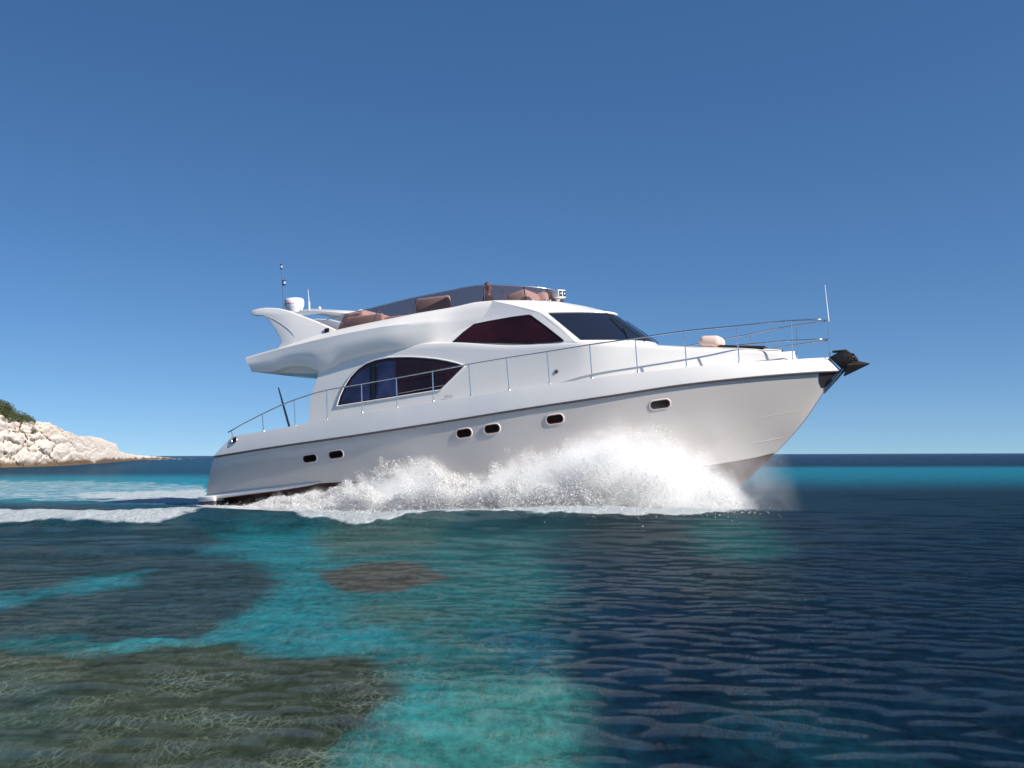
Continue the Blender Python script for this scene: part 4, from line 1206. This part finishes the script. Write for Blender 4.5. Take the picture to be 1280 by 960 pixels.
def droplets(name, pts, size, mat):
    n = len(pts)
    base = np.array([(1, 1, 1), (1, -1, -1), (-1, 1, -1), (-1, -1, 1)], float) / math.sqrt(3)
    q = sr.normal(size=(n, 4))
    rope = sr.uniform(0, 1, n) < .10            # torn strings of water lying along the throw
    hb_ = R(26) + sr.normal(0, .22, n); q[rope] = np.stack([np.cos(hb_), sr.normal(0, .08, n), np.sin(hb_), sr.normal(0, .08, n)], -1)[rope]
    q /= np.linalg.norm(q, axis=1)[:, None]
    w, x, y, z = q.T
    Rm = np.stack([1-2*(y*y+z*z), 2*(x*y-z*w), 2*(x*z+y*w), 2*(x*y+z*w), 1-2*(x*x+z*z), 2*(y*z-x*w), 2*(x*z-y*w), 2*(y*z+x*w), 1-2*(x*x+y*y)], -1).reshape(n, 3, 3)
    st = np.ones((n, 3)); st[:, 0] = sr.uniform(.7, 1.9, n); st[rope] = (5.5, .55, .55)
    vv = np.einsum('nij,kj->nki', Rm, base) * size[:, None, None] * st[:, None, :] + pts[:, None, :]
    me = bpy.data.meshes.new(name)
    f = np.array([(0, 1, 2), (0, 3, 1), (0, 2, 3), (1, 3, 2)])
    F_ = (f[None] + 4 * np.arange(n)[:, None, None]).reshape(-1).astype(np.int32)
    me.vertices.add(4 * n); me.vertices.foreach_set('co', vv.astype(np.float32).ravel())
    me.loops.add(len(F_)); me.loops.foreach_set('vertex_index', F_)
    me.polygons.add(len(F_) // 3); me.polygons.foreach_set('loop_start', np.arange(0, len(F_), 3, dtype=np.int32))
    me.polygons.foreach_set('use_smooth', np.ones(len(F_) // 3, bool))
    me.update(calc_edges=True); me.materials.append(mat)
    o = bpy.data.objects.new(name, me); col.objects.link(o); return o
M_spray, nt, b = mat_new('spray_water')
nt.nodes.remove(b); N, L = nt.nodes.new, nt.links.new
d1 = nd('ShaderNodeBsdfDiffuse'); d1.inputs[0].default_value = (.97, .97, .97, 1)
d2 = nd('ShaderNodeBsdfTranslucent'); d2.inputs[0].default_value = (.97, .97, .97, 1)
mx = nd('ShaderNodeMixShader'); mx.inputs[0].default_value = .5; L(d1.outputs[0], mx.inputs[1]); L(d2.outputs[0], mx.inputs[2])
L(mx.outputs[0], nt.nodes['Material Output'].inputs[0])
NP = 480000
pts = spray_points(NP)
k = 26000
low = spray_points(k); low[:, 1] -= sr.exponential(.55, k); low[:, 0] += sr.normal(0, .5, k); low[:, 2] = sr.exponential(.035, k)
pts[:k] = low
size = np.exp(sr.normal(math.log(.0070), .48, NP)).clip(.004, .035)
spray = droplets('bow_spray', pts, size, M_spray)
tag(spray, kind='stuff')

# ---- fine mist hanging in the plume and round the bow (a real volume, thicker where the water is thrown up)
def zx(pts, d):
    q = [P(x, y, (lambda dd: lambda xx: max(hullb(xx), .1) + dd)(d)) for x, y in pts]
    return [p.x for p in q], [p.z for p in q]
MX0, MX1, MY0, MY1, MZ0, MZ1 = 0.3, 18.9, -4.4, -.0, -1.6, 3.2
tx, tz = zx([(x, float(SPR_T(x))) for x in np.linspace(284, 928, 40)], .5)
mxp, mzp = zx([(560, 600), (640, 575), (700, 545), (760, 516), (820, 500), (880, 498), (940, 512), (970, 530), (990, 556), (1004, 590), (1012, 630)], .3)
mme = MB(); mme.box(((MX0 + MX1) / 2, (MY0 + MY1) / 2, (MZ0 + MZ1) / 2), (MX1 - MX0, MY1 - MY0, MZ1 - MZ0))
M_mist = bpy.data.materials.new('spray_mist'); M_mist.use_nodes = True; nt = M_mist.node_tree; nt.nodes.clear(); N, L = nt.nodes.new, nt.links.new
tc = nd('ShaderNodeTexCoord'); sp = nd('ShaderNodeSeparateXYZ'); L(tc.outputs['Object'], sp.inputs[0])
def curve(xs, ys, inp, lo, hi):
    """a measured profile over the hull length as a float curve"""
    n = nd('ShaderNodeFloatCurve'); c = n.mapping.curves[0]
    f = pchip(xs, ys)
    ks = np.linspace(MX0, MX1, 30)
    while len(c.points) < len(ks): c.points.new(.5, .5)
    for p, k in zip(c.points, ks): p.location = ((k - MX0) / (MX1 - MX0), float(np.clip((f(k) - lo) / (hi - lo), 0, 1)))
    n.mapping.update()
    L(math_('DIVIDE', math_('SUBTRACT', inp, MX0), MX1 - MX0), n.inputs['Value'])
    return math_('ADD', math_('MULTIPLY', n.outputs[0], hi - lo), lo)
X_, Y_, Z_ = sp.outputs
hx = list(np.linspace(0, 19, 30))
hb = curve(hx, [float(bC(x)) if x < 16.2 else 0 for x in hx], X_, 0, 3)
def ext(xs, ys):   # nothing beyond the ends
    return [xs[0] - .5] + list(xs) + [xs[-1] + .9], [MZ0] + list(ys) + [MZ0]
top1 = curve(*ext(tx, tz), X_, MZ0, MZ1); top2 = curve(*ext(mxp, mzp), X_, MZ0, MZ1)
out_d = math_('SUBTRACT', math_('MULTIPLY', Y_, -1.0), hb)        # metres outboard of the chine
nA = noise_(tc.outputs['Object'], 1.5, 6, .62, .4); nB = noise_(tc.outputs['Object'], 5.5, 4, .6)
def smooth(v, a, b_):
    mr = nd('ShaderNodeMapRange', interpolation_type='SMOOTHSTEP'); mr.inputs[1].default_value = a; mr.inputs[2].default_value = b_
    L(v, mr.inputs[0]); return mr.outputs[0]
jag = math_('ADD', math_('MULTIPLY', math_('SUBTRACT', nA.outputs[0], .5), 1.5), math_('MULTIPLY', math_('SUBTRACT', nB.outputs[0], .5), .7))
h1 = math_('ADD', math_('SUBTRACT', math_('SUBTRACT', top1, math_('MULTIPLY', math_('MAXIMUM', out_d, 0.0), .45)), Z_), jag)
lat = math_('MULTIPLY', smooth(out_d, -.9, .1), math_('SUBTRACT', 1.0, smooth(out_d, .9, 2.2)))
core = math_('MULTIPLY', math_('MULTIPLY', smooth(h1, -.05, .55), lat), 4.0)
h2 = math_('ADD', math_('SUBTRACT', top2, Z_), math_('MULTIPLY', jag, .5))
veil = math_('MULTIPLY', math_('MULTIPLY', smooth(h2, -.15, 1.3), math_('SUBTRACT', 1.0, smooth(out_d, .4, 1.7))), .62)
veil = math_('MULTIPLY', veil, math_('SUBTRACT', 1.0, math_('MULTIPLY', smooth(X_, 14.4, 17.3), 1.0)))
veil = math_('MULTIPLY', veil, smooth(nA.outputs[0], .25, .65))
dens = math_('ADD', core, veil)
pv = nd('ShaderNodeVolumePrincipled'); pv.inputs['Color'].default_value = (.985, .985, .985, 1); pv.inputs['Anisotropy'].default_value = .0
L(dens, pv.inputs['Density'])
mo = nd('ShaderNodeOutputMaterial'); L(pv.outputs[0], mo.inputs['Volume'])
mist = mme.build('spray_mist', M_mist, None, smooth=False); mist.matrix_world = YM
tag(mist, kind='stuff')
cy.volume_bounces = 10
cy.volume_step_rate = 2.0
cy.volume_max_steps = 128
